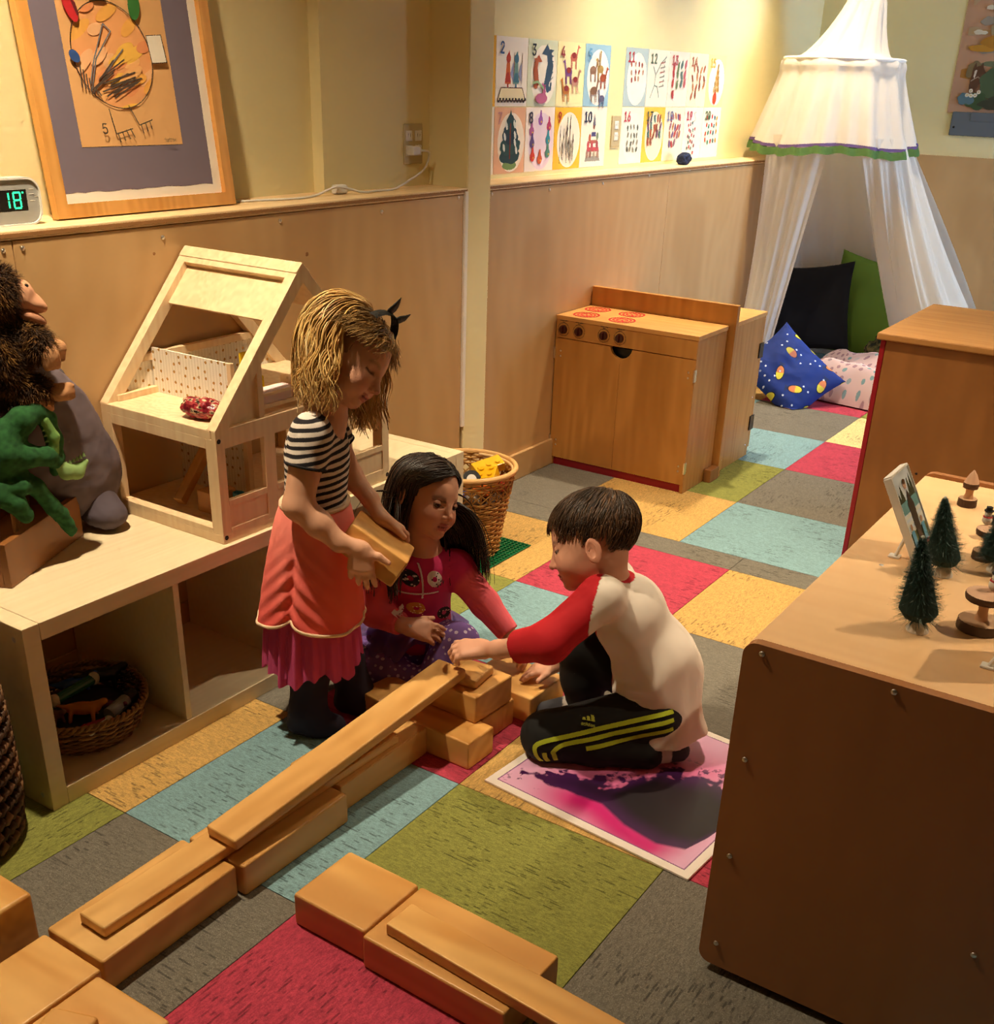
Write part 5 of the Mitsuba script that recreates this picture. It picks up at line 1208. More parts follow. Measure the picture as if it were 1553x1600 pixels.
photo_frame(.800, .772, .102, .165, 29, 'clear upright photo frame with an outdoor photo behind the miniature trees', ph1)
photo_frame(1.035, .425, .102, .152, 20, 'clear photo frame cut off by the right edge near the cabinet front', ph2)
# ------------------------------------------------------------------ people
SKIN = lin('#d3a083'); SKIN_D = lin('#b97a62')
mat('m_skin', VC, .5, specular=.35)
mat('m_hair', VC, .42, specular=.6)
mat('m_cloth', VC, .88, sheen=.25)
CR, CD, CF = CAM_RT                      # used once to lay out the poses: horizontal axes of the room turned toward the window wall
def unit(v): v = np.asarray(v, float); return v / np.linalg.norm(v)
def headframe(f, u):
    f = unit(f); u = np.asarray(u, float); u = unit(u - f * (u @ f)); return f, np.cross(u, f), u
def add_head(s, c, f, l, u, neck, eu=-.008, ear=1.0, sc=1.0):
    Rm = np.stack([f, l, u], 1)
    H = lambda a, b, d: c + sc * (f * a + l * b + u * d)
    E = lambda p, r, k: s.ell(H(*p), np.array(r) * sc, Rm, k)
    E((-.012, 0, .028), (.088, .070, .070), .01)
    E((.018, 0, -.012), (.064, .060, .062), .02)
    E((.036, 0, -.056), (.038, .043, .028), .025)
    E((.062, 0, -.074), (.015, .017, .011), .02)
    for q in (1, -1): E((.050, q * .030, -.034), (.026, .024, .022), .018)
    s.cap(H(-.022, 0, -.045), neck, .040 * sc, .044, .03)
    s.cap(H(.078, 0, -.004), H(.0915, 0, -.027), .0055, .0082, .010)
    for q in (1, -1): E((.083, q * .0088, -.031), (.0065, .0055, .0050), .005)
    E((.0795, 0, -.0490), (.0060, .0165, .0042), .005); E((.0770, 0, -.0570), (.0062, .0140, .0050), .005)
    for q in (1, -1):
        s.cut(H(.0765, q * .0295, -.0020), (.0095, .0150, .0075), Rm, .008)
        s.cut(H(.0800, q * .016, -.0525), (.004, .0035, .002), Rm, .003)
    s.cut(H(.0860, 0, -.0528), (.0058, .0150, .0012), Rm, .002)
    if ear:
        for q in (1, -1):
            E2 = np.stack([unit(f + l * q * .45), unit(np.cross(u, unit(f + l * q * .45))), u], 1)
            s.ell(H(-.010, q * .072, eu), np.array((.0165, .0055, .027)) * sc * ear, E2, .008)
            s.cut(H(-.006, q * .0785, eu + .002), np.array((.0085, .005, .016)) * sc, E2, .003)
    return H
def paint_head(V, col, c, f, l, u, brow, lip='#b0605a', lash=None, blush=.35, sc=1.0):
    q = (V - c) / sc; a, b, d = q @ f, q @ l, q @ u
    near = (np.abs(d + .01) < .1) & (np.abs(b) < .09) & (np.abs(a) < .12)
    def blend(w, cc):
        w = (np.clip(w, 0, 1) * near)[:, None]; col[:] = col * (1 - w) + (lin(cc) if isinstance(cc, str) else cc) * w
    g = lambda x, s: np.exp(-(x / s) ** 2)
    blend(blush * (a > .03) * g(np.abs(b) - .038, .018) * g(d + .034, .018), '#c06a58')
    blend(.3 * (a > .07) * g(b, .014) * g(d + .026, .014), '#c06a58')
    blend(.85 * (a > .066) * np.clip(1.15 - (np.abs(b) / .0175) ** 4, 0, 1) * (np.abs(d + .0528) < .0092), lip)
    blend(.9 * (a > .066) * (np.abs(b) < .0145) * (np.abs(d + .0528) < .0016), '#6a2a28')
    blend(.65 * (a > .045) * g(d - .0155 + .25 * np.abs(np.abs(b) - .03), .0042) * np.clip(1.3 - (np.abs(np.abs(b) - .030) / .016) ** 4, 0, 1), brow)
    if lash is not None: blend(.95 * (a > .045) * g(d + .0065 - 14 * (np.abs(b) - .03) ** 2, .0028) * (np.abs(np.abs(b) - .03) < .0145), lash)
    return col
def add_eyes(t, H, f, l, u, look, iris='#3a2416', lid='#c09078', drop=.25):
    for q in (1, -1):
        o = H(.0630, q * .0295, -.0020); b = ball(o, .0115, 3); k = unit(look); dn = (b.vertices - o) @ k / .0115
        c = np.where(dn[:, None] > .88, lin('#0a0707'), np.where(dn[:, None] > .62, lin(iris), lin('#8f8279')))
        e = put('eye', b, 'm_vcg', True, parent=t, color=c)
        b = ball(o, .0124, 3); w = (b.vertices - o) / .0124; ku = unit(u - f * drop)
        fk = ((w @ ku) > -.02)[b.faces].all(1); b.update_faces(fk); b.remove_unreferenced_vertices()
        w = (b.vertices - o) / .0124; edge = np.clip(1 - (w @ ku) / .10, 0, 1)[:, None]
        put('eyelid', b, 'm_skin', True, parent=e, color=lin(lid) * (1 - edge) + lin('#1c110c') * edge)
def add_hand(s, w, d, n, t, curl=(20, 30, 20), thumb=(.5, .8, -.25), sc=1.0, spread=.10, fan=0):
    d = unit(d); n = unit(n - d * (n @ d)); t = unit(t - d * (t @ d) - n * (t @ n))
    tips = []
    for k in range(4):
        o = 1.5 - k
        b0 = w + t * o * .0075 * sc + d * .004; kn = w + d * (.050 - .003 * abs(o - .5)) * sc + t * o * .0135 * sc
        s.cap(b0, kn, .0125 * sc, .0100 * sc, .012)
        dd = unit(d + t * o * spread + t * fan); ang = 0; p = kn; Ls = np.array([.45, .32, .25]) * [.040, .045, .041, .031][k] * 1.08 * sc; rr = np.array([.0078, .0070, .0062, .0050]) * sc
        for j in range(3):
            ang += curl[j] + (k - 1.5) * 3
            v = unit(dd * math.cos(math.radians(ang)) - n * math.sin(math.radians(ang)))
            s.cap(p, p + v * Ls[j], rr[j], rr[j + 1], .0035); p = p + v * Ls[j]
        tips.append(p)
    b = w + d * .014 * sc + t * .014 * sc; v = unit(d * thumb[0] + t * thumb[1] + n * thumb[2]); p = b + v * .026 * sc
    s.cap(b, p, .0115 * sc, .0088 * sc, .010); v2 = unit(v + d * .45 - n * .15); s.cap(p, p + v2 * .025 * sc, .0086 * sc, .0064 * sc, .004)
    return tips
def body_mesh(s, h=.003):
    lo, hi = s.bounds(.01); return nets(s.fn, lo, hi, h, 2)
def project(f, P, it=6):
    P = np.asarray(P, float).copy()
    for _ in range(it):
        d = f(P); g = np.stack([f(P + np.eye(3)[i] * .0012) - d for i in range(3)], 1) / .0012
        P -= d[:, None] * g / np.maximum((g ** 2).sum(1), .2)[:, None]
    g = np.stack([f(P + np.eye(3)[i] * .002) - f(P - np.eye(3)[i] * .002) for i in range(3)], 1); g /= np.maximum(np.linalg.norm(g, axis=1, keepdims=True), 1e-9)
    return P, g
def ribbon(f, pts, w, off=.0026, n=10, sub=4):
    C, N = project(f, smooth_path(pts, n)); t = np.gradient(C, axis=0); t /= np.linalg.norm(t, axis=1, keepdims=True) + 1e-12
    s = np.cross(N, t); s /= np.linalg.norm(s, axis=1, keepdims=True) + 1e-12
    rows = []
    for q in np.linspace(-.5, .5, sub + 1):
        p, nn = project(f, C + s * q * w, 4); rows.append(p + nn * off)
    k, m = len(C), sub + 1
    V = np.stack(rows, 1).reshape(-1, 3); i = np.arange(k - 1)[:, None]; j = np.arange(m - 1)[None]
    a, b, c, d = i * m + j, (i + 1) * m + j, (i + 1) * m + j + 1, i * m + j + 1
    return trimesh.Trimesh(V, np.concatenate([np.stack([a, b, c], -1).reshape(-1, 3), np.stack([a, c, d], -1).reshape(-1, 3)]), process=False)
def decal(f, P, o, ax, ay, step=.006, lift=6.0, far=.07):
    """lay a Print onto an implicit surface by casting it straight along the print's own normal"""
    nz_ = np.cross(ax, ay); nz_ /= np.linalg.norm(nz_); Vs, Fs, Cs, n = [], [], [], 0
    for v, ff, c in zip(P.v, P.f, P.c):
        vv, f2 = trimesh.remesh.subdivide_to_size(v.copy(), ff - ff.min(), step, max_iter=12)
        W = np.asarray(o) + vv[:, :1] * ax + vv[:, 1:2] * ay + nz_ * far; t = np.zeros(len(W))
        for _ in range(40): t += f(W - nz_ * t[:, None]) * .8
        ok = (np.abs(t - far) < far * .75)[f2].all(1) & (np.ptp(t[f2], axis=1) < step * 2.5)
        Vs.append(W + nz_ * (-t + .0028 + vv[:, 2] * lift)[:, None]); Fs.append(f2[ok] + n); n += len(vv); Cs.append(np.tile(c[0], (len(vv), 1)))
    return trimesh.Trimesh(np.vstack(Vs), np.vstack(Fs), process=False), np.vstack(Cs)
def strands(c, f, l, u, keep, N, L, seed, rad, cols, comb, grav=.35, wave=.0, wf=40, K=13, off=(.004, .016), avoid=None, lift=.0, clump=.7, taper=.35, sc=1.0, stiff=.78, hug=False, hold=0):
    """hair: locks that start on the scalp, are combed along comb(w), fall, and stay outside the head"""
    g = np.random.default_rng(seed)
    W = g.normal(size=(N * 6, 3)); W /= np.linalg.norm(W, axis=1, keepdims=True); W = W[keep(W)][:N]; N = len(W)
    r = np.array([.088, .070, .070]) * sc; c0 = np.array([-.012, 0, .028]) * sc
    p = W * r + c0; o = g.uniform(*off, N)[:, None]; p = p + W * .003
    v = comb(W); v /= np.linalg.norm(v, axis=1, keepdims=True)
    down = np.array([-f[2], -l[2], -u[2]])
    Ls = L(W, g) if callable(L) else np.full(N, L); st = (Ls / (K - 1))[:, None]
    ph = meshkit.fbm(W * 2.2 + 3, 2, seed)[:, None] * 18 * clump + g.uniform(0, 6.3, (N, 1)) * (1 - clump)
    path = [p.copy()]
    for i in range(1, K):
        v = v * stiff + down * grav * (.4 + .6 * i / K) * (1 - stiff) * 3
        q = p + st * v / np.linalg.norm(v, axis=1, keepdims=True)
        oo = o * min(1, .35 + .65 * i / max(hold, 1)) if hold else o
        z = (q - c0) / (r + oo); m = np.linalg.norm(z, axis=1, keepdims=True)
        q = np.where((m < 1) | hug | (i < hold), c0 + z / np.maximum(m, 1e-6) * (r + oo), q)
        # stay outside the lower face and neck as well
        a0 = np.array([.012, 0, -.03]) * sc; r2 = np.array([.060, .060, .062]) * sc + o
        z = (q - a0) / r2; m = np.linalg.norm(z, axis=1, keepdims=True); q = np.where(m < 1, a0 + z / np.maximum(m, 1e-6) * r2, q)
        if wave:
            s_ = np.cross(v, q - c0); s_ /= np.linalg.norm(s_, axis=1, keepdims=True) + 1e-9
            q = q + s_ * wave * np.sin(ph + i / K * wf * Ls[:, None]) * (i / K)
        v = (q - p); v /= np.linalg.norm(v, axis=1, keepdims=True) + 1e-9; p = q
        if avoid is not None: p = avoid(p)
        path.append(p.copy())
    Pth = np.stack(path, 1) @ np.stack([f, l, u]) + c
    # ribbons with a lens section
    t = np.gradient(Pth, axis=1); t /= np.linalg.norm(t, axis=2, keepdims=True) + 1e-12
    nrm = Pth - (c + f * -.012 + u * .01); nrm -= t * (nrm * t).sum(2, keepdims=True); nrm /= np.linalg.norm(nrm, axis=2, keepdims=True) + 1e-12
    b = np.cross(t, nrm); k = np.arange(K) / (K - 1)
    R_ = (rad * g.uniform(.6, 1.3, N))[:, None] * np.minimum(1, .55 + 2 * k)[None] * (1 - (1 - taper) * np.maximum(k - .5, 0) * 2)[None]
    ring = [b * 1.0, nrm * .45, -b * 1.0, -nrm * .45]
    V = np.stack([Pth + x * R_[..., None] for x in ring], 2).reshape(-1, 3)
    base = (np.arange(N)[:, None, None] * K + np.arange(K - 1)[None, :, None]) * 4
    j = np.arange(4)[None, None]; j2 = (j + 1) % 4
    F = np.concatenate([np.stack([base + j, base + j2, base + 4 + j2], -1).reshape(-1, 3), np.stack([base + j, base + 4 + j2, base + 4 + j], -1).reshape(-1, 3)])
    cl = np.array([lin(x) for x in cols]); ci = np.clip((meshkit.fbm(W * 5 + 9, 2, seed + 1) - .25) * 2 * len(cols) * .6 + g.normal(0, .8, N), 0, len(cols) - 1.001)
    i0 = ci.astype(int); fr_ = (ci - i0)[:, None]; C = cl[i0] * (1 - fr_) + cl[np.minimum(i0 + 1, len(cols) - 1)] * fr_
    return trimesh.Trimesh(V, F, process=False), np.repeat(C * g.uniform(.85, 1.15, (N, 1)), K * 4, 0)
def hair_cap(c, f, l, u, grow, cutf, h=.004, sc=1.0):
    s = Sdf(); Rm = np.stack([f, l, u], 1)
    s.ell(c + sc * (f * -.012 + u * .028), (np.array((.088, .070, .070)) + grow) * sc, Rm, .01)
    fn = lambda P: np.maximum(s.fn(P), cutf((P - c) @ Rm))
    lo, hi = s.bounds(.01); return nets(fn, lo, hi, h, 1)

# ================================================================== the standing child
t1 = thing('person', 'small child with wavy blonde hair standing in a coral skirt, holding a wooden block', 'person', 'children playing with the blocks')
rr_ = unit(np.array([CR[0], CR[1], 0])); DD = np.array([-rr_[1], rr_[0], 0])
f1, l1, u1 = headframe(.80 * CR + .57 * CD - .17 * CF, -CD * .8 + CR * .55)
hc1 = np.array([-.341, .565, .877])
F1 = unit(rr_ - .12 * DD); S1 = np.cross([0, 0, 1], F1); B1 = np.stack([F1, S1, [0, 0, 1]], 1)
A = np.array
shR, elR, wrR = A([-.362, .462, .722]), A([-.366, .421, .590]), A([-.293, .462, .512])
shL, elL, wrL = A([-.440, .596, .712]), A([-.405, .632, .590]), A([-.352, .636, .545])
nk1, ch1, wa1, pe1 = A([-.385, .540, .752]), A([-.404, .526, .665]), A([-.410, .521, .560]), A([-.420, .515, .470])
# the held block: its own axes
e1 = unit(.80 * CR + .56 * CD + .16 * CF); e2 = .03 * CR - .32 * CD + .95 * CF; e2 = unit(e2 - e1 * (e2 @ e1)); e3 = np.cross(e1, e2)
bc = A([-.245, .508, .478]) + e2 * .070
BM = np.eye(4); BM[:3, :3] = np.stack([e1, e2, e3], 1); BM[:3, 3] = bc
put('wooden_block', tr(box(-.073, .073, -.070, .070, -.034, .034, .004), BM), 'm_blk_x', 35, label='thick square wooden block held in both hands by the standing child', cat='building block', group='wooden blocks and planks of the block road')
fc = bc - e2 * .070                                     # centre of its front face
s = Sdf()
s.ell(ch1, (.060, .082, .080), B1, .03); s.ell(wa1, (.058, .074, .07), B1, .05); s.ell(pe1, (.068, .082, .07), B1, .05)
s.cap(shR, shL, .034, .034, .04)
H1 = add_head(s, hc1, f1, l1, u1, nk1, ear=1.0)
s.chain([shR, elR], [.036, .031], .02); s.chain([elR, (elR + wrR) / 2, wrR], [.031, .028, .020], .012)
s.chain([shL, elL], [.034, .027], .02); s.chain([elL, wrL], [.026, .0185], .012)
hR = fc - e2 * .0135 + e1 * -.030 + e3 * .006
s.cap(wrR, hR + (wrR - hR) * .1, .0185, .016, .012)
add_hand(s, hR, unit(e1 * .55 - e3 * .75), -e2, unit(e1 * .8 + e3 * .6), (14, 12, 10), (.25, 1.0, .05), .98, .13)
hL = bc + e2 * .062 + e3 * .046 - e1 * .028
add_hand(s, hL, unit(e1 * .85 + e2 * .35), unit(e3 + e2 * .3), -e2 + e1 * .2, (18, 45, 30), (.7, .5, -.2), .98, .06)
s.cap(wrL, hL, .0185, .016, .012)
hpR, knR_, anR = A([-.405, .488, .45]), A([-.404, .484, .26]), A([-.408, .462, .065])
hpL, knL_, anL = A([-.430, .545, .44]), A([-.412, .560, .25]), A([-.385, .602, .062])
for a, b, c in ((hpR, knR_, anR), (hpL, knL_, anL)): s.chain([a, b, c], [.050, .036, .028], .02); s.cap(c, c + F1 * .05 - A([0, 0, .034]), .022, .016, .02)
m = body_mesh(s); V = m.vertices
col = np.tile(SKIN, (len(V), 1)); paint_head(V, col, hc1, f1, l1, u1, '#8a6a48', '#b5655c', '#3a2418', .45)
put('body', m, 'm_skin', True, parent=t1, color=col)
# dark leggings and boots
s = Sdf()
for a, b, c in ((hpR, knR_, anR), (hpL, knL_, anL)):
    s.chain([a, b, b + (c - b) * .45, c], [.056, .043, .047, .041], .02)
    tt = c + F1 * .062; tt[2] = .026; hh = c - F1 * .022; hh[2] = .028
    s.cap(hh, tt, .031, .027, .02); s.cap(c, (hh + tt) / 2, .040, .034, .02)
fl_ = lambda P: np.maximum(np.maximum(s.fn(P), P[:, 2] - .42), .0015 - P[:, 2])
lo, hi = s.bounds(.01); put('leggings', nets(fl_, lo, hi, .005, 1), 'm_cloth', True, parent=t1, color='#1d1428', label='dark purple leggings and boots')
# striped shirt
s = Sdf()
s.ell(ch1, (.068, .090, .090), B1, .03); s.ell(wa1, (.065, .080, .08), B1, .05); s.ell(pe1 + [0, 0, .02], (.070, .082, .05), B1, .05)
s.cap(shR, shL, .041, .041, .03)
for a, b in ((shR, elR), (shL, elL)): s.sleeve(a + (a - b) * .1, a + (b - a) * .40, .043, .043, .012)
nkc = nk1 + F1 * .035 + A([0, 0, .012])
s.cut(nkc, (.058, .055, .060), B1, .006); s.cut(nk1 + [0, 0, .03], (.050, .055, .045), B1, .006)
def stripes(p, n, uv):
    x = (p.x - float(ch1[0])) * float(F1[0]) + (p.y - float(ch1[1])) * float(F1[1])
    a = p.z * 1.0 - x * .10 + .004 * noise(p.x * 40, p.y * 40, p.z * 40)
    sl = smoothstep(.0, .01, (p.z - float(shR[2]) + .018)) * smoothstep(.0, .02, -( (p.x - float(ch1[0])) * float(S1[0]) + (p.y - float(ch1[1])) * float(S1[1])) - .065) * 0
    k = dr.abs(dr.floor(a / .0165) + .5 - a / .0165) * 2
    return mix(lin('#17131a').tolist(), lin('#d9cfc6').tolist(), smoothstep(.40, .58, k))
mat('m_stripes', mikit.proc(stripes), .9)
ft = s.fn
lo, hi = s.bounds(.01); put('striped_shirt', nets(lambda P: np.maximum(ft(P), .50 - P[:, 2]), lo, hi, .0035, 2), 'm_stripes', True, parent=t1, label='black and white striped shirt with cap sleeves')
an_ = np.linspace(0, 2 * np.pi, 40)
for a, b in ((shR, elR), (shL, elL)):
    d_ = unit(b - a); q1 = unit(np.cross(d_, [0, 0, 1])); q2 = np.cross(d_, q1); e_ = a + (b - a) * .40
    put('sleeve_band', tube(e_ + .0415 * (np.cos(an_[:-1])[:, None] * q1 + np.sin(an_[:-1])[:, None] * q2), .0035, 6, closed=True), 'm_cloth', True, parent=t1, color='#15121a')
# skirt: tulle layers under a gathered coral overskirt
cs_ = smooth_path([(-.411, .520, .562), (-.416, .517, .48), (-.424, .513, .36), (-.429, .510, .24), (-.430, .510, .125)], 8)
zs_ = cs_[::-1, 2]
def skirt1(r0, r1, ztop, zbot, amp, nf, seed, hem=None, gather=0, off=0.0, drop=0):
    g = np.random.default_rng(seed); ph = g.uniform(0, 6.3, 4)
    def f(u, v):
        a = u * 2 * np.pi
        zb = zbot + (hem(a) if hem else 0)
        z = ztop + (zb - ztop) * v
        cx, cy = np.interp(z, zs_, cs_[::-1, 0]), np.interp(z, zs_, cs_[::-1, 1])
        w = np.clip((ztop - z) / (ztop - .125), 0, 1)
        r = r0 + (r1 - r0) * w ** .6 + off
        r = r * (1 + amp * w ** .6 * (np.sin(a * nf + ph[0] + 1.5 * np.sin(a * 3 + ph[1])) + .5 * np.sin(a * (2 * nf + 1) + ph[2])))
        if gather:
            da = (a - gather + np.pi) % (2 * np.pi) - np.pi
            r = r * (1 - .10 * np.exp(-(da / .10) ** 2) * np.clip(v * 2 - .3, 0, 1) + .022 * np.exp(-(da / .8) ** 2) * np.sin((z * 150 + np.abs(da) * 16)) * np.clip(v * 2.2 - .3, 0, 1))
        ex = 1 + .06 * np.cos(a)
        return np.column_stack([cx + (F1[0] * np.cos(a) * r * .92 + S1[0] * np.sin(a) * r * 1.06), cy + (F1[1] * np.cos(a) * r * .92 + S1[1] * np.sin(a) * r * 1.06), z])
    return f
scene['m_tulle'] = {'type': 'principledthin', 'base_color': rgb('#dd5f92'), 'roughness': .8, 'diff_trans': .7, 'spec_trans': 0.0, 'eta': 1.2}
hemt = lambda a: .012 * np.sin(a * 5 + 1) + .006 * np.sin(a * 17)
put('tulle_skirt', grid(skirt1(.078, .124, .50, .172, .055, 17, 1, hemt), 220, 40), 'm_tulle', True, parent=t1, label='pink tulle underskirt')
put('tulle_skirt', grid(skirt1(.074, .114, .50, .190, .05, 14, 2, hemt), 200, 30), 'm_tulle', True, parent=t1, label='pink tulle underskirt')
ga = 4.55                                                # the gathered seam faces the room
hem1 = lambda a: -.040 * np.abs(np.sin(((a - ga) / 1.25) * np.pi / 2)) ** .8 + .02
sk = skirt1(.074, .146, .562, .305, .018, 7, 3, hem1, ga, .002)
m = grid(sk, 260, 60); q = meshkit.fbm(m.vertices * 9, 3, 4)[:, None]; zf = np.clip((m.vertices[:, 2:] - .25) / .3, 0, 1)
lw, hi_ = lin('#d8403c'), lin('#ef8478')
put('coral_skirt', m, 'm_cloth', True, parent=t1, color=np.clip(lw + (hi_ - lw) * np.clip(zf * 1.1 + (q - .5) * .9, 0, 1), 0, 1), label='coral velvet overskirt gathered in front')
au = np.linspace(0, 1, 220)[:-1]; hp = sk(au, 0 * au + 1.0)
put('hem_trim', tube(hp, .0042, 6, closed=True), 'm_cloth', True, parent=t1, color='#e6c9a8', label='cream trim on the hem')
hp = sk(au, 0 * au + .005)
put('waist_trim', tube(hp, .0055, 6, closed=True), 'm_cloth', True, parent=t1, color='#dfc3a4', label='cream waist trim')
# hair and headband
def keep1(W):
    near = W[:, 1] < .2
    return (W[:, 2] > -.62) & np.where(near, (W[:, 0] < -.15) | ((W[:, 2] > .10) & (W[:, 0] < .14)), W[:, 0] < -.45 + .5 * (W[:, 2] > .7))
def comb1(W):
    dn = np.array([-f1[2], -l1[2], -u1[2]])
    v = dn * .75 + np.array([-.55, 0, 0]) + np.array([0, .55, 0]) * (np.sign(W[:, 1]) * (1 - np.abs(W[:, 1])))[:, None]
    return v - W * (v * W).sum(1, keepdims=True)
put('hair_base', hair_cap(hc1, f1, l1, u1, .006, lambda Q: np.maximum(np.minimum(Q[:, 0] - .022, .066 - Q[:, 2]), np.minimum(-.045 - Q[:, 2], Q[:, 0] + .03)), .004), 'm_hair', True, parent=t1, color='#8a6536', label='blonde hair')
BL = ['#8a6436', '#b98f50', '#d4ae68', '#e6c888', '#f2dca6']
hm, hcol = strands(hc1, f1, l1, u1, keep1, 3000, lambda W, g: .165 + .085 * np.clip(W[:, 2], -.4, 1) + g.normal(0, .014, len(W)), 11, .0023, BL, comb1, grav=.6, wave=.0062, wf=70, K=18, off=(.010, .032), clump=.9, stiff=.74, hold=6)
put('hair', hm, 'm_hair', True, parent=t1, color=hcol, kind='stuff', label='wavy blonde hair')
hm, hcol = strands(hc1, f1, l1, u1, lambda W: (W[:, 0] > .0) & (W[:, 2] > .42) & (W[:, 0] < .93), 900, lambda W, g: .05 + g.uniform(0, .03, len(W)), 12, .0016, ['#6f5432', '#8f6f42', '#b08d58'], lambda W: np.column_stack([-.2 + 0 * W[:, 0], .9 * np.sign(W[:, 1]), -.5 + 0 * W[:, 0]]), grav=.1, wave=.0015, wf=90, K=8, off=(.001, .005), stiff=.9)
put('hair', hm, 'm_hair', True, parent=t1, color=hcol, kind='stuff', label='darker hair combed to the side under the band')
hm, hcol = strands(hc1, f1, l1, u1, lambda W: (W[:, 0] > .62) & (W[:, 2] > .30) & (W[:, 0] < .86), 260, lambda W, g: .030 + g.uniform(0, .014, len(W)), 13, .0010, ['#b8965a', '#d8b878', '#e8d09a'], lambda W: np.column_stack([.2 + 0 * W[:, 0], .5 * np.sign(W[:, 1]) + .3, -.3 + 0 * W[:, 0]]), grav=.2, wave=.003, wf=180, K=9, off=(.004, .016), stiff=.9, hug=True)
put('hair', hm, 'm_hair', True, parent=t1, color=hcol, kind='stuff', label='loose bright curls over the forehead')
def band(u, v):
    x = -.12 + (np.pi - .55) * u; rr = .0925 + .0025 * np.sin(np.pi * v)
    return np.array([H1(.016 + .012 * math.sin(a) + .020 * (q - .5), r * math.cos(a), .026 + r * 1.0 * math.sin(a)) for a, q, r in zip(x, v, rr)])
put('headband', grid(band, 40, 7), 'm_vc', True, parent=t1, color='#0b0d0e', label='black headband')
for q in (.022, -.022):
    w_ = l1 * math.copysign(1, q)
    ep = [H1(.026, q, .112), H1(.031, q * 1.3, .124), H1(.036, q * 1.7, .136), H1(.038, q * 2.0, .150)]
    put('cat_ear', tube(ep, [.010, .0125, .009, .001], 10, flat=.35, up=l1), 'm_vc', True, parent=t1, color='#121516', label='black cat ear')
# ================================================================== the seated child
t2 = thing('person', 'small child with long dark hair sitting on the floor in a pink top', 'person', 'children playing with the blocks')
f2, l2, u2 = headframe(.74 * CR + .33 * CD - .58 * CF, -CD + .05 * CR)
hc2 = A([-.352, .840, .493])
F2 = unit(.60 * rr_ - .80 * DD); S2 = np.cross([0, 0, 1], F2)
up2 = unit(A([0, 0, 1]) + F2 * .18); B2 = np.stack([unit(F2 - up2 * (F2 @ up2)), S2, up2], 1)
nk2, ch2, be2, pe2 = A([-.372, .852, .365]), A([-.376, .850, .270]), A([-.392, .855, .160]), A([-.402, .860, .085])
shR, elR, wrR = A([-.436, .785, .318]), A([-.428, .735, .205]), A([-.337, .728, .200])
shL, elL, wrL = A([-.305, .905, .300]), A([-.228, .925, .215]), A([-.150, .925, .150])
s = Sdf()
s.ell(ch2, (.060, .082, .082), B2, .03); s.ell(be2, (.064, .080, .075), B2, .05); s.ell(pe2, (.078, .090, .068), B2, .05)
s.cap(shR, shL, .034, .034, .04)
H2 = add_head(s, hc2, f2, l2, u2, nk2)
s.chain([shR, elR, wrR], [.033, .026, .018], .012); s.chain([shL, elL, wrL], [.033, .026, .018], .012)
hd = A([-.322, .733, .198]); s.cap(wrR, hd, .018, .015, .012)
add_hand(s, hd, unit(rr_ + A([0, 0, -.18]) - DD * .1), unit(A([0, 0, 1]) - DD * .75), DD * .6 + A([0, 0, 1]), (16, 20, 14), (.6, .6, -.2), .98, .04)
add_hand(s, wrL, unit(rr_ * .5 - DD * .5 - A([0, 0, .55])), unit(A([0, 0, 1]) + rr_), DD, (20, 25, 15), (.6, .6, -.2), .96, .05)
hR2, kR2, aR2 = A([-.425, .800, .085]), A([-.480, .700, .070]), A([-.285, .748, .045])
hL2, kL2, aL2 = A([-.355, .890, .085]), A([-.238, .826, .140]), A([-.270, .752, .050])
for a, b, c in ((hR2, kR2, aR2), (hL2, kL2, aL2)): s.chain([a, b, c], [.055, .040, .028], .02)
m = body_mesh(s); V = m.vertices
col = np.tile(lin('#c9957a'), (len(V), 1)); paint_head(V, col, hc2, f2, l2, u2, '#2a1a12', '#a8504e', None, .4)
for q in (1, -1):
    w = np.exp(-(((V - H2(.070, q * .0295, .0065)) @ u2) / .003) ** 2) * (np.abs((V - H2(.07, q * .0295, 0)) @ l2) < .016) * (np.linalg.norm(V - H2(.07, q * .0295, 0), axis=1) < .02); col = col * (1 - .8 * w[:, None]) + lin('#1a100c') * .8 * w[:, None]
put('body', m, 'm_skin', True, parent=t2, color=col)
add_eyes(t2, H2, f2, l2, u2, f2 - .1 * l2 - .42 * u2, lid='#b5836a', drop=.1)
# leggings with white dots, dark shoes
s = Sdf()
s.ell(pe2, (.085, .098, .070), B2, .04)
for a, b, c in ((hR2, kR2, aR2), (hL2, kL2, aL2)): s.chain([a, b, b + (c - b) * .5, c], [.064, .050, .046, .036], .02)
lo, hi = s.bounds(.01); fl2 = s.fn
def legdots(p, n, uv):
    a, b, c = p.x * 62, p.y * 62, p.z * 62
    a = a + .5 * dr.floor(c)
    d = dr.sqrt(dr.square(a - dr.floor(a) - .5) + dr.square(b - dr.floor(b) - .5) + dr.square(c - dr.floor(c) - .5))
    return mix(mix(lin('#6a4c94').tolist(), lin('#7d60a6').tolist(), noise(p.x * 30, p.y * 30, p.z * 30)), lin('#cfc0dc').tolist(), 1 - smoothstep(.24, .34, d))
mat('m_legdots', mikit.proc(legdots), .9)
put('leggings', nets(lambda P: np.maximum(fl2(P), .002 - P[:, 2]), lo, hi, .005, 1), 'm_legdots', True, parent=t2, label='lavender leggings with white dots')
for c, d in ((aR2, A([.9, .25, 0])), (aL2, A([.75, -.5, 0]))):
    s = Sdf(); e = c + unit(d) * .085; e[2] = .03; s.cap(c, e, .034, .026, .02)
    lo, hi = s.bounds(.01); fs2 = s.fn; put('shoe', nets(lambda P: np.maximum(fs2(P), .002 - P[:, 2]), lo, hi, .005, 1), 'm_cloth', True, parent=t2, color='#1c1420', label='dark shoe')
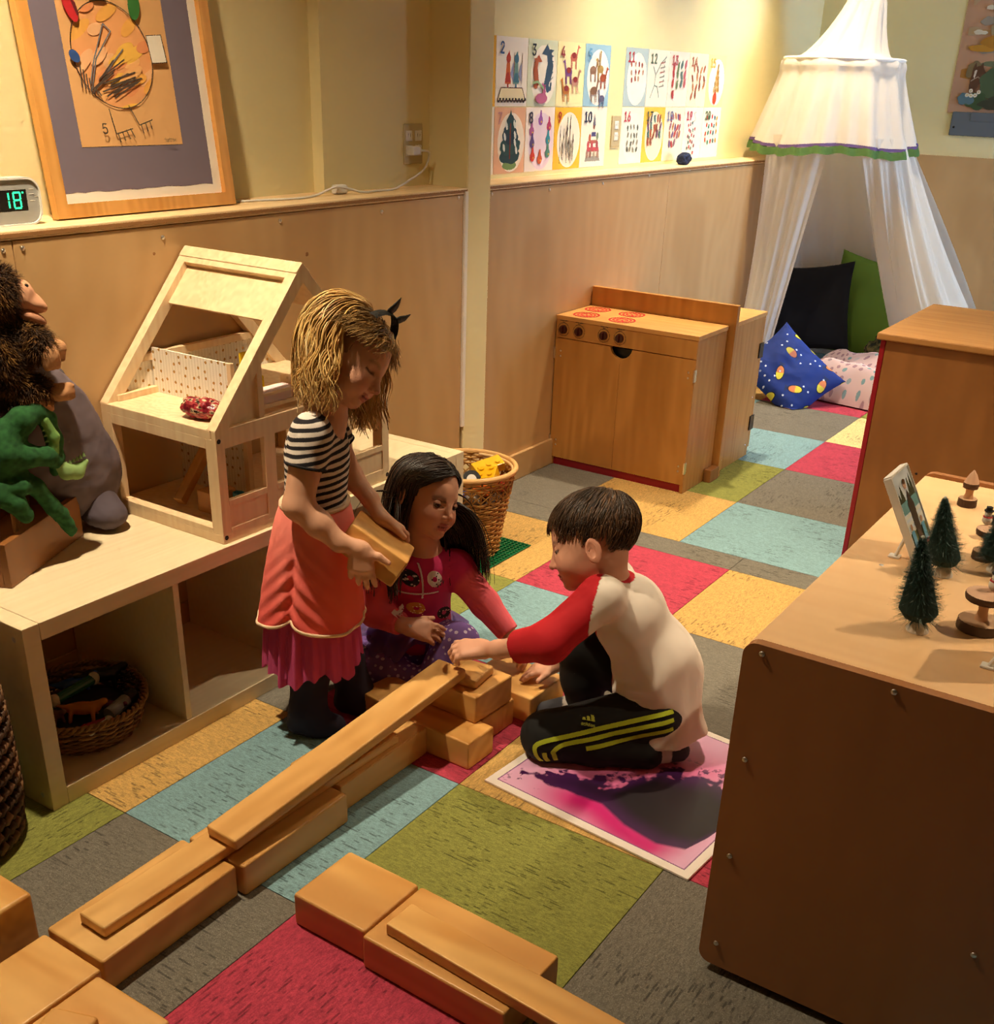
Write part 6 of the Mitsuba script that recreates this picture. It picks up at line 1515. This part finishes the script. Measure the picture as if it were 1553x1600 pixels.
# pink top
s = Sdf()
s.ell(ch2, (.072, .094, .090), B2, .03); s.ell(be2, (.078, .092, .085), B2, .05); s.ell(pe2 + [0, 0, .02], (.088, .098, .05), B2, .04); s.cap(shR, shL, .042, .042, .03)
ff2 = s.fn
s2 = Sdf(); s2.p = list(s.p)
for a, b, c in ((shR, elR, wrR), (shL, elL, wrL)): s2.cap(a, b, .043, .037, .02); s2.sleeve(b, b + (c - b) * .93, .037, .029, .012)
s2.cut(nk2 + F2 * .02 + [0, 0, .03], (.052, .052, .045), B2, .006)
fp2 = s2.fn
lo, hi = s2.bounds(.01); m = nets(lambda P: np.maximum(fp2(P), .085 - P[:, 2]), lo, hi, .004, 2)
slv = np.minimum.reduce([_cap(m.vertices.astype(np.float32), a, b, .02, .02) for a, b in ((shR + (elR - shR) * .25, elR), (elR, wrR), (shL + (elL - shL) * .25, elL), (elL, wrL))]); bd = ff2(m.vertices)
w = np.clip((bd - slv + .02) / .012, 0, 1)[:, None] * (bd > -.004)[:, None]
q = meshkit.fbm(m.vertices * 14, 2, 5)[:, None]
put('pink_top', m, 'm_cloth', True, parent=t2, color=np.clip(lin('#c22a62') * (1 - w) + lin('#de5f6c') * w, 0, 1) * (.85 + .3 * q), label='hot pink top with coral sleeves')
def donut(P, x, y, r, c, d):
    P.add(sg.Point(x, y).buffer(r, 18).difference(sg.Point(x, y).buffer(r * .32, 10)), c)
    g = np.random.default_rng(int(abs(x) * 9e4 + abs(y) * 3e4) + 3)
    for k in range(16): a = g.uniform(0, 6.3); q = g.uniform(.45, .9) * r; P.dot(x + q * math.cos(a), y + q * math.sin(a), r * .09, d)
P = Print()
for x in (-.030, .020): P.add(R(x - .0022, -.045, x + .0022, .038), '#d8ccd0')
P.add(R(-.055, -.0335, .062, -.029), '#d8ccd0')
donut(P, -.005, .006, .0185, '#231a26', '#d8d0d0'); donut(P, .044, .010, .0185, '#d6ccc8', '#3a2a34'); donut(P, -.052, .004, .0175, '#c87a9a', '#f0e6e0'); donut(P, -.010, -.052, .0175, '#c4843c', '#e8d8b8'); donut(P, -.055, -.050, .0175, '#d0c4c0', '#8a4a60'); donut(P, .040, -.050, .0175, '#2a1c2a', '#c8a0b0')
pm, pc = decal(lambda Q: np.maximum(fp2(Q), .085 - Q[:, 2]), P, ch2 + B2[:, 0] * .072 + B2[:, 2] * .038 - B2[:, 1] * .058, B2[:, 1], B2[:, 2], .006)
put('donut_print', pm, 'm_vcm', color=pc, parent=t2, label='printed donuts in a white grid')
# sheer lavender skirt over the lap
scene['m_sheer'] = {'type': 'principledthin', 'base_color': rgb('#a58ccc'), 'roughness': .6, 'diff_trans': .9, 'spec_trans': .5, 'eta': 1.2}
def sheer(u, v):
    a = u * 2 * np.pi; r = .098 + .06 * v; z = .150 - .06 * v ** 1.3
    r = r * (1 + .05 * v * np.sin(a * 13) + .03 * v * np.sin(a * 29 + 1)); z = z + .006 * v * np.sin(a * 17) + .075 * v * np.exp(-((((a - 5.95 + np.pi) % (2 * np.pi)) - np.pi) / .45) ** 2) + .03 * v * np.exp(-((((a - 4.6 + np.pi) % (2 * np.pi)) - np.pi) / .5) ** 2)
    return np.column_stack([pe2[0] + F2[0] * np.cos(a) * r + S2[0] * np.sin(a) * r, pe2[1] + F2[1] * np.cos(a) * r + S2[1] * np.sin(a) * r, z])
put('tulle_skirt', grid(sheer, 160, 20), 'm_sheer', True, parent=t2, label='sheer lavender tulle skirt')
# long dark hair
DK = ['#120b07', '#1c110b', '#271811', '#3a2618']
put('hair_base', hair_cap(hc2, f2, l2, u2, .005, lambda Q: np.maximum(np.minimum(Q[:, 0] - .030, .068 + .1 * Q[:, 1] - Q[:, 2]), np.minimum(-.05 - Q[:, 2], Q[:, 0] + .02)), .004), 'm_hair', True, parent=t2, color='#160d08', label='dark brown hair')
def keep2(W):
    lim = np.where(W[:, 1] > .15, .34, -.10)
    return (W[:, 2] > -.45) & ((W[:, 0] < lim) | ((W[:, 2] > .62) & (W[:, 0] < .45)))
def comb2(W):
    dn = np.array([-f2[2], -l2[2], -u2[2]])
    v = dn * .9 + np.array([-.40, 0, 0]) + np.array([0, .8, 0]) * (np.sign(W[:, 1] - .10) * (1.05 - np.abs(W[:, 1])))[:, None]; return v - W * (v * W).sum(1, keepdims=True)
axis_ = (ch2 + pe2) / 2
def avoid2(p):
    w = p @ np.stack([f2, l2, u2]) + hc2
    for c, r in ((ch2, (.085, .108, .10)), (be2, (.09, .105, .10)), (shR, (.052, .052, .052)), (shL, (.052, .052, .052)), (nk2, (.055, .06, .06))):
        q = (w - c) @ B2 / np.array(r); m_ = np.linalg.norm(q, axis=1, keepdims=True); q = np.where(m_ < 1, q / np.maximum(m_, 1e-6), q); w = q * np.array(r) @ B2.T + c
    w[:, 2] = np.maximum(w[:, 2], .03)
    return (w - hc2) @ np.stack([f2, l2, u2], 1)
hm, hcol = strands(hc2, f2, l2, u2, keep2, 3600, lambda W, g: .35 + g.normal(0, .03, len(W)) + .04 * np.clip(W[:, 2], 0, 1), 21, .0028, DK, comb2, grav=.5, wave=.0010, wf=40, K=20, off=(.006, .012), avoid=avoid2, clump=.8, stiff=.76, hold=8)
put('hair', hm, 'm_hair', True, parent=t2, color=hcol, kind='stuff', label='long straight dark brown hair')
hm, hcol = strands(hc2, f2, l2, u2, lambda W: (W[:, 0] > .10) & (W[:, 2] > .34) & (W[:, 0] < .84 - .25 * np.maximum(W[:, 1], 0)), 1300, lambda W, g: .085 + g.uniform(0, .035, len(W)), 22, .0017, DK, lambda W: np.column_stack([-.35 + 0 * W[:, 0], np.sign(W[:, 1] - .10) * .95, -.35 + 0 * W[:, 0]]), grav=.12, wave=.001, K=11, off=(.004, .010), stiff=.9, hug=True)
put('hair', hm, 'm_hair', True, parent=t2, color=hcol, kind='stuff', label='hair swept to the sides over the forehead')

# ================================================================== the kneeling child
t3 = thing('person', 'small child with short brown hair kneeling in a white shirt with red sleeves', 'person', 'children playing with the blocks')
f3, l3, u3 = headframe(-.93 * CR + .25 * CD + .26 * CF, -CD - .10 * CR)
hc3_ = A([.118, .816, .505])
F3 = unit(-.90 * rr_ + .42 * DD); S3 = np.cross([0, 0, 1], F3)
up3 = unit(A([0, 0, 1]) + F3 * .42); B3 = np.stack([unit(F3 - up3 * (F3 @ up3)), S3, up3], 1)
nk3, ch3, be3, pe3 = A([.150, .836, .432]), A([.206, .857, .335]), A([.262, .890, .220]), A([.285, .905, .145])
shL, elL, wrL = A([.184, .750, .412]), A([.122, .648, .330]), A([-.015, .662, .262])
shR, elR, wrR = A([.118, .935, .372]), A([.045, .960, .235]), A([-.005, .925, .125])
s = Sdf()
s.ell(ch3, (.062, .088, .085), B3, .03); s.ell(be3, (.066, .085, .080), B3, .05); s.ell(pe3, (.070, .090, .070), B3, .05); s.cap(shR, shL, .036, .036, .04)
H3 = add_head(s, hc3_, f3, l3, u3, nk3, eu=-.026, ear=1.0, sc=1.07)
s.chain([shL, elL, wrL], [.034, .028, .0205], .015); s.chain([shR, elR, wrR], [.034, .027, .019], .015)
hd = A([-.055, .672, .246]); s.cap(wrL, hd, .0205, .017, .012)
add_hand(s, hd, unit(-rr_ * .95 + DD * .15 - A([0, 0, .10])), A([0, 0, 1]) - DD * .3, DD, (16, 42, 34), (.45, .8, -.5), 1.05, .06)
add_hand(s, A([-.010, .925, .112]), unit(-rr_ * .8 - A([0, 0, .22])), A([0, 0, 1]), -DD + A([.0, 0, .1]), (10, 18, 12), (.6, .7, -.1), 1.0, .06)
hL3, kL3, aL3 = A([.300, .850, .125]), A([.096, .708, .056]), A([.300, .812, .040])
hR3, kR3, aR3 = A([.225, .965, .125]), A([.078, .870, .215]), A([.095, .890, .045])
for a, b, c in ((hL3, kL3, aL3), (hR3, kR3, aR3)): s.chain([a, b, c], [.055, .042, .030], .015)
m = body_mesh(s); V = m.vertices
col = np.tile(lin('#cf9a80'), (len(V), 1)); paint_head(V, col, hc3_, f3, l3, u3, '#3a2618', '#b0605a', '#1e120c', .4, 1.07)
q = (V - hc3_) @ l3; d_ = np.linalg.norm(V - H3(-.008, .075, -.026), axis=1); col = np.where((d_ < .032)[:, None] & (q > .071)[:, None], col * .7 + lin('#c46a50') * .3, col)
put('body', m, 'm_skin', True, parent=t3, color=col)
add_eyes(t3, H3, f3, l3, u3, f3 - .6 * u3 - .2 * l3, lid='#bd8a70', drop=-.25)
# trousers
s = Sdf()
s.ell(pe3, (.078, .098, .078), B3, .04)
s.chain([hL3, kL3], [.066, .056], .02); s.chain([kL3, kL3 + (aL3 - kL3) * .5, aL3], [.055, .052, .042], .02)
s.chain([hR3, kR3, kR3 + (aR3 - kR3) * .5, aR3], [.074, .052, .050, .044], .02)
ft3 = s.fn; fg3 = lambda P: np.maximum(ft3(P), .008 - P[:, 2])
lo, hi = s.bounds(.01); put('trousers', nets(fg3, lo, hi, .0045, 2), 'm_cloth', True, parent=t3, color='#0c0d0e', label='black track trousers')
# three lime stripes along the outer seam
n_ = -DD
for i in range(3):
    o = np.array([0, 0, .034 - .024 * i])
    ke = (1.0, .86, .66)[i]
    pts = [hL3 * (1 - k) + kL3 * k + n_ * .07 + o * (1 - .15 * k) for k in np.linspace(-.12, ke, 6)]
    if i < 2:
        e_ = pts[-1]; pts += [e_ + F3 * (.030 - .006 * i) + A([0, 0, -.020]), e_ + F3 * (.030 - .008 * i) + A([0, 0, -.045 + .016 * i]), e_ + F3 * .016 + A([0, 0, -.075 + .024 * i])]
    put('stripe', ribbon(fg3, pts, .0105), 'm_cloth', True, parent=t3, color='#a9b82a', label='lime stripe')
b0 = kL3 + F3 * .008 + n_ * .06
put('stripe', ribbon(fg3, [b0 + A([0, 0, -.006]), b0 + A([0, 0, -.022]) - F3 * .004, b0 + A([0, 0, -.040]) - F3 * .012], .0105), 'm_cloth', True, parent=t3, color='#a9b82a', label='lime stripe')
P = Print()
for k, (x, h) in enumerate(((0, .008), (.0085, .0135), (.017, .019))):
    P.poly([(x, .004), (x + .007, .004), (x + .007 - h * .18, .004 + h * .62), (x + .0035 - h * .30, .004 + h * .62)], '#b3bd4a')
P.text('adidas', .0062, -.002, -.006, '#b3bd4a', True)
lo_ = hL3 * .30 + kL3 * .70 + n_ * .06 + A([0, 0, .052])
ax_ = unit(unit(hL3 - kL3) * .85 + A([0, 0, -.35])); ay_ = unit(A([0, 0, 1]) + DD * .4); ay_ = unit(ay_ - ax_ * (ay_ @ ax_))
pm, pc = decal(fg3, P, lo_, ax_ * 1.15, ay_ * 1.15, .004); put('logo_print', pm, 'm_vcm', color=pc, parent=t3, label='lime logo with three bars')
# socks
for c0_, e in ((aL3, aL3 + unit(A([.06, .055, 0])) * .075), (aR3, A([.015, .845, .030]))):
    s = Sdf(); s.cap(c0_ + A([.0, .0, .004]), e + A([0, 0, -.004]), .036, .026, .01)
    lo, hi = s.bounds(.01); fs3 = s.fn; m = nets(lambda P: np.maximum(fs3(P), .008 - P[:, 2]), lo, hi, .004, 1)
    dd_ = (m.vertices - c0_) @ unit(e - c0_); put('sock', m, 'm_cloth', True, parent=t3, color=np.where((dd_ > .052)[:, None], lin('#33333a'), np.where((dd_ > .018)[:, None], lin('#b9b2aa'), lin('#26262a'))), label='grey and white sock')
# raglan shirt
s = Sdf()
s.ell(ch3, (.080, .104, .098), B3, .03); s.ell(be3, (.086, .105, .10), B3, .05); s.cap(be3 - F3 * .004, pe3 + F3 * .004 + S3 * .008 + A([0, 0, -.085]), .088, .112, .05)
s.cap(shR, shL, .045, .045, .03)
sb = Sdf(); sb.p = list(s.p); fb3 = sb.fn
for a, b, c in ((shL, elL, wrL), (shR, elR, wrR)): s.cap(a, b, .048, .043, .02); s.sleeve(b, b + (c - b) * .60, .043, .037, .02)
s.cut(nk3 + F3 * .018 + A([0, 0, .044]), (.054, .054, .045), B3, .006)
fr3 = s.fn
def shirt(P):
    d = fr3(P); q = P - pe3
    w = (meshkit.fbm(np.asarray(P, float) * np.array([22, 22, 9]), 2, 6) - .5) * .022 * np.clip((.34 - P[:, 2]) / .15, 0, 1)
    w = w + .0035 * np.sin(P[:, 2] * 130 + (P @ F3) * 60 + 4 * meshkit.noise(np.asarray(P, float) * 12, 2)) * np.exp(-(((P - A([.235, .80, .17])) / .07) ** 2).sum(1))
    return np.maximum(d + w, .064 - P[:, 2] + .46 * np.maximum(q @ F3, 0) + .005 * np.sin((q @ S3) * 40))
lo, hi = s.bounds(.012); m = nets(shirt, lo, hi, .0035, 2); V = m.vertices.astype(np.float32)
def seam(P, sh, el, sgn):
    # raglan line: from the neck to the armpit
    a = nk3 + S3 * sgn * .030 - F3 * .012; b = sh + (el - sh) * .32 - A([0, 0, .048]) - F3 * .02
    d = unit(b - a); out = unit(el - sh); nn = unit(out - d * (out @ d)); return (P - a) @ nn
red = np.maximum(np.where((V - ch3) @ S3 > 0, seam(V, shL, elL, 1), -1), np.where((V - ch3) @ S3 <= 0, seam(V, shR, elR, -1), -1)) > 0
ring_ = np.linalg.norm(((V - nk3) @ B3) * [1, 1, .5], axis=1) < .058
red = red | (ring_ & (V[:, 2] > nk3[2] - .012))
put('raglan_shirt', m, 'm_cloth', True, parent=t3, color=np.where(red[:, None], lin('#b0121f'), lin('#dcd2c6')), label='white shirt with red raglan sleeves')
# short brown hair
BR = ['#2c1c10', '#402a19', '#553a24', '#6d4c30']
def cut3(Q):
    a, b, d = Q[:, 0], np.abs(Q[:, 1]), Q[:, 2]
    front = np.minimum(a - .048, .054 - d + .15 * b)                    # forehead stays free
    side = np.minimum(a + .004 - .4 * np.maximum(d, 0), .022 - d)       # in front of and around the ear
    ear = np.minimum(np.minimum(a + .045, .006 - d), 1.0)
    low = -.070 - d + .25 * np.maximum(-a - .02, 0)
    return np.maximum(np.maximum(np.maximum(front, side), ear), low)
put('hair_base', hair_cap(hc3_, f3, l3, u3, .007, cut3, .003, 1.06), 'm_hair', True, parent=t3, color='#33220f', label='short brown hair')
def keep3(W):
    Q = W * np.array([.088, .07, .07]) + np.array([-.012, 0, .028]); return cut3(Q) < -.001
def comb3(W):
    cr = np.array([-.45, .1, .88]); v = W - cr * 1.0; v = v + np.array([.25, 0, -.15]); return v - W * (v * W).sum(1, keepdims=True) * .92
hm, hcol = strands(hc3_, f3, l3, u3, keep3, 3600, lambda W, g: .022 + .016 * np.clip(W[:, 2], 0, 1) + g.uniform(0, .010, len(W)), 31, .0013, BR, comb3, grav=.10, wave=.0006, wf=60, K=7, off=(.006, .0115), clump=.8, stiff=.9, taper=.3, hug=True, sc=1.06)
put('hair', hm, 'm_hair', True, parent=t3, color=hcol, kind='stuff', label='short brown hair')
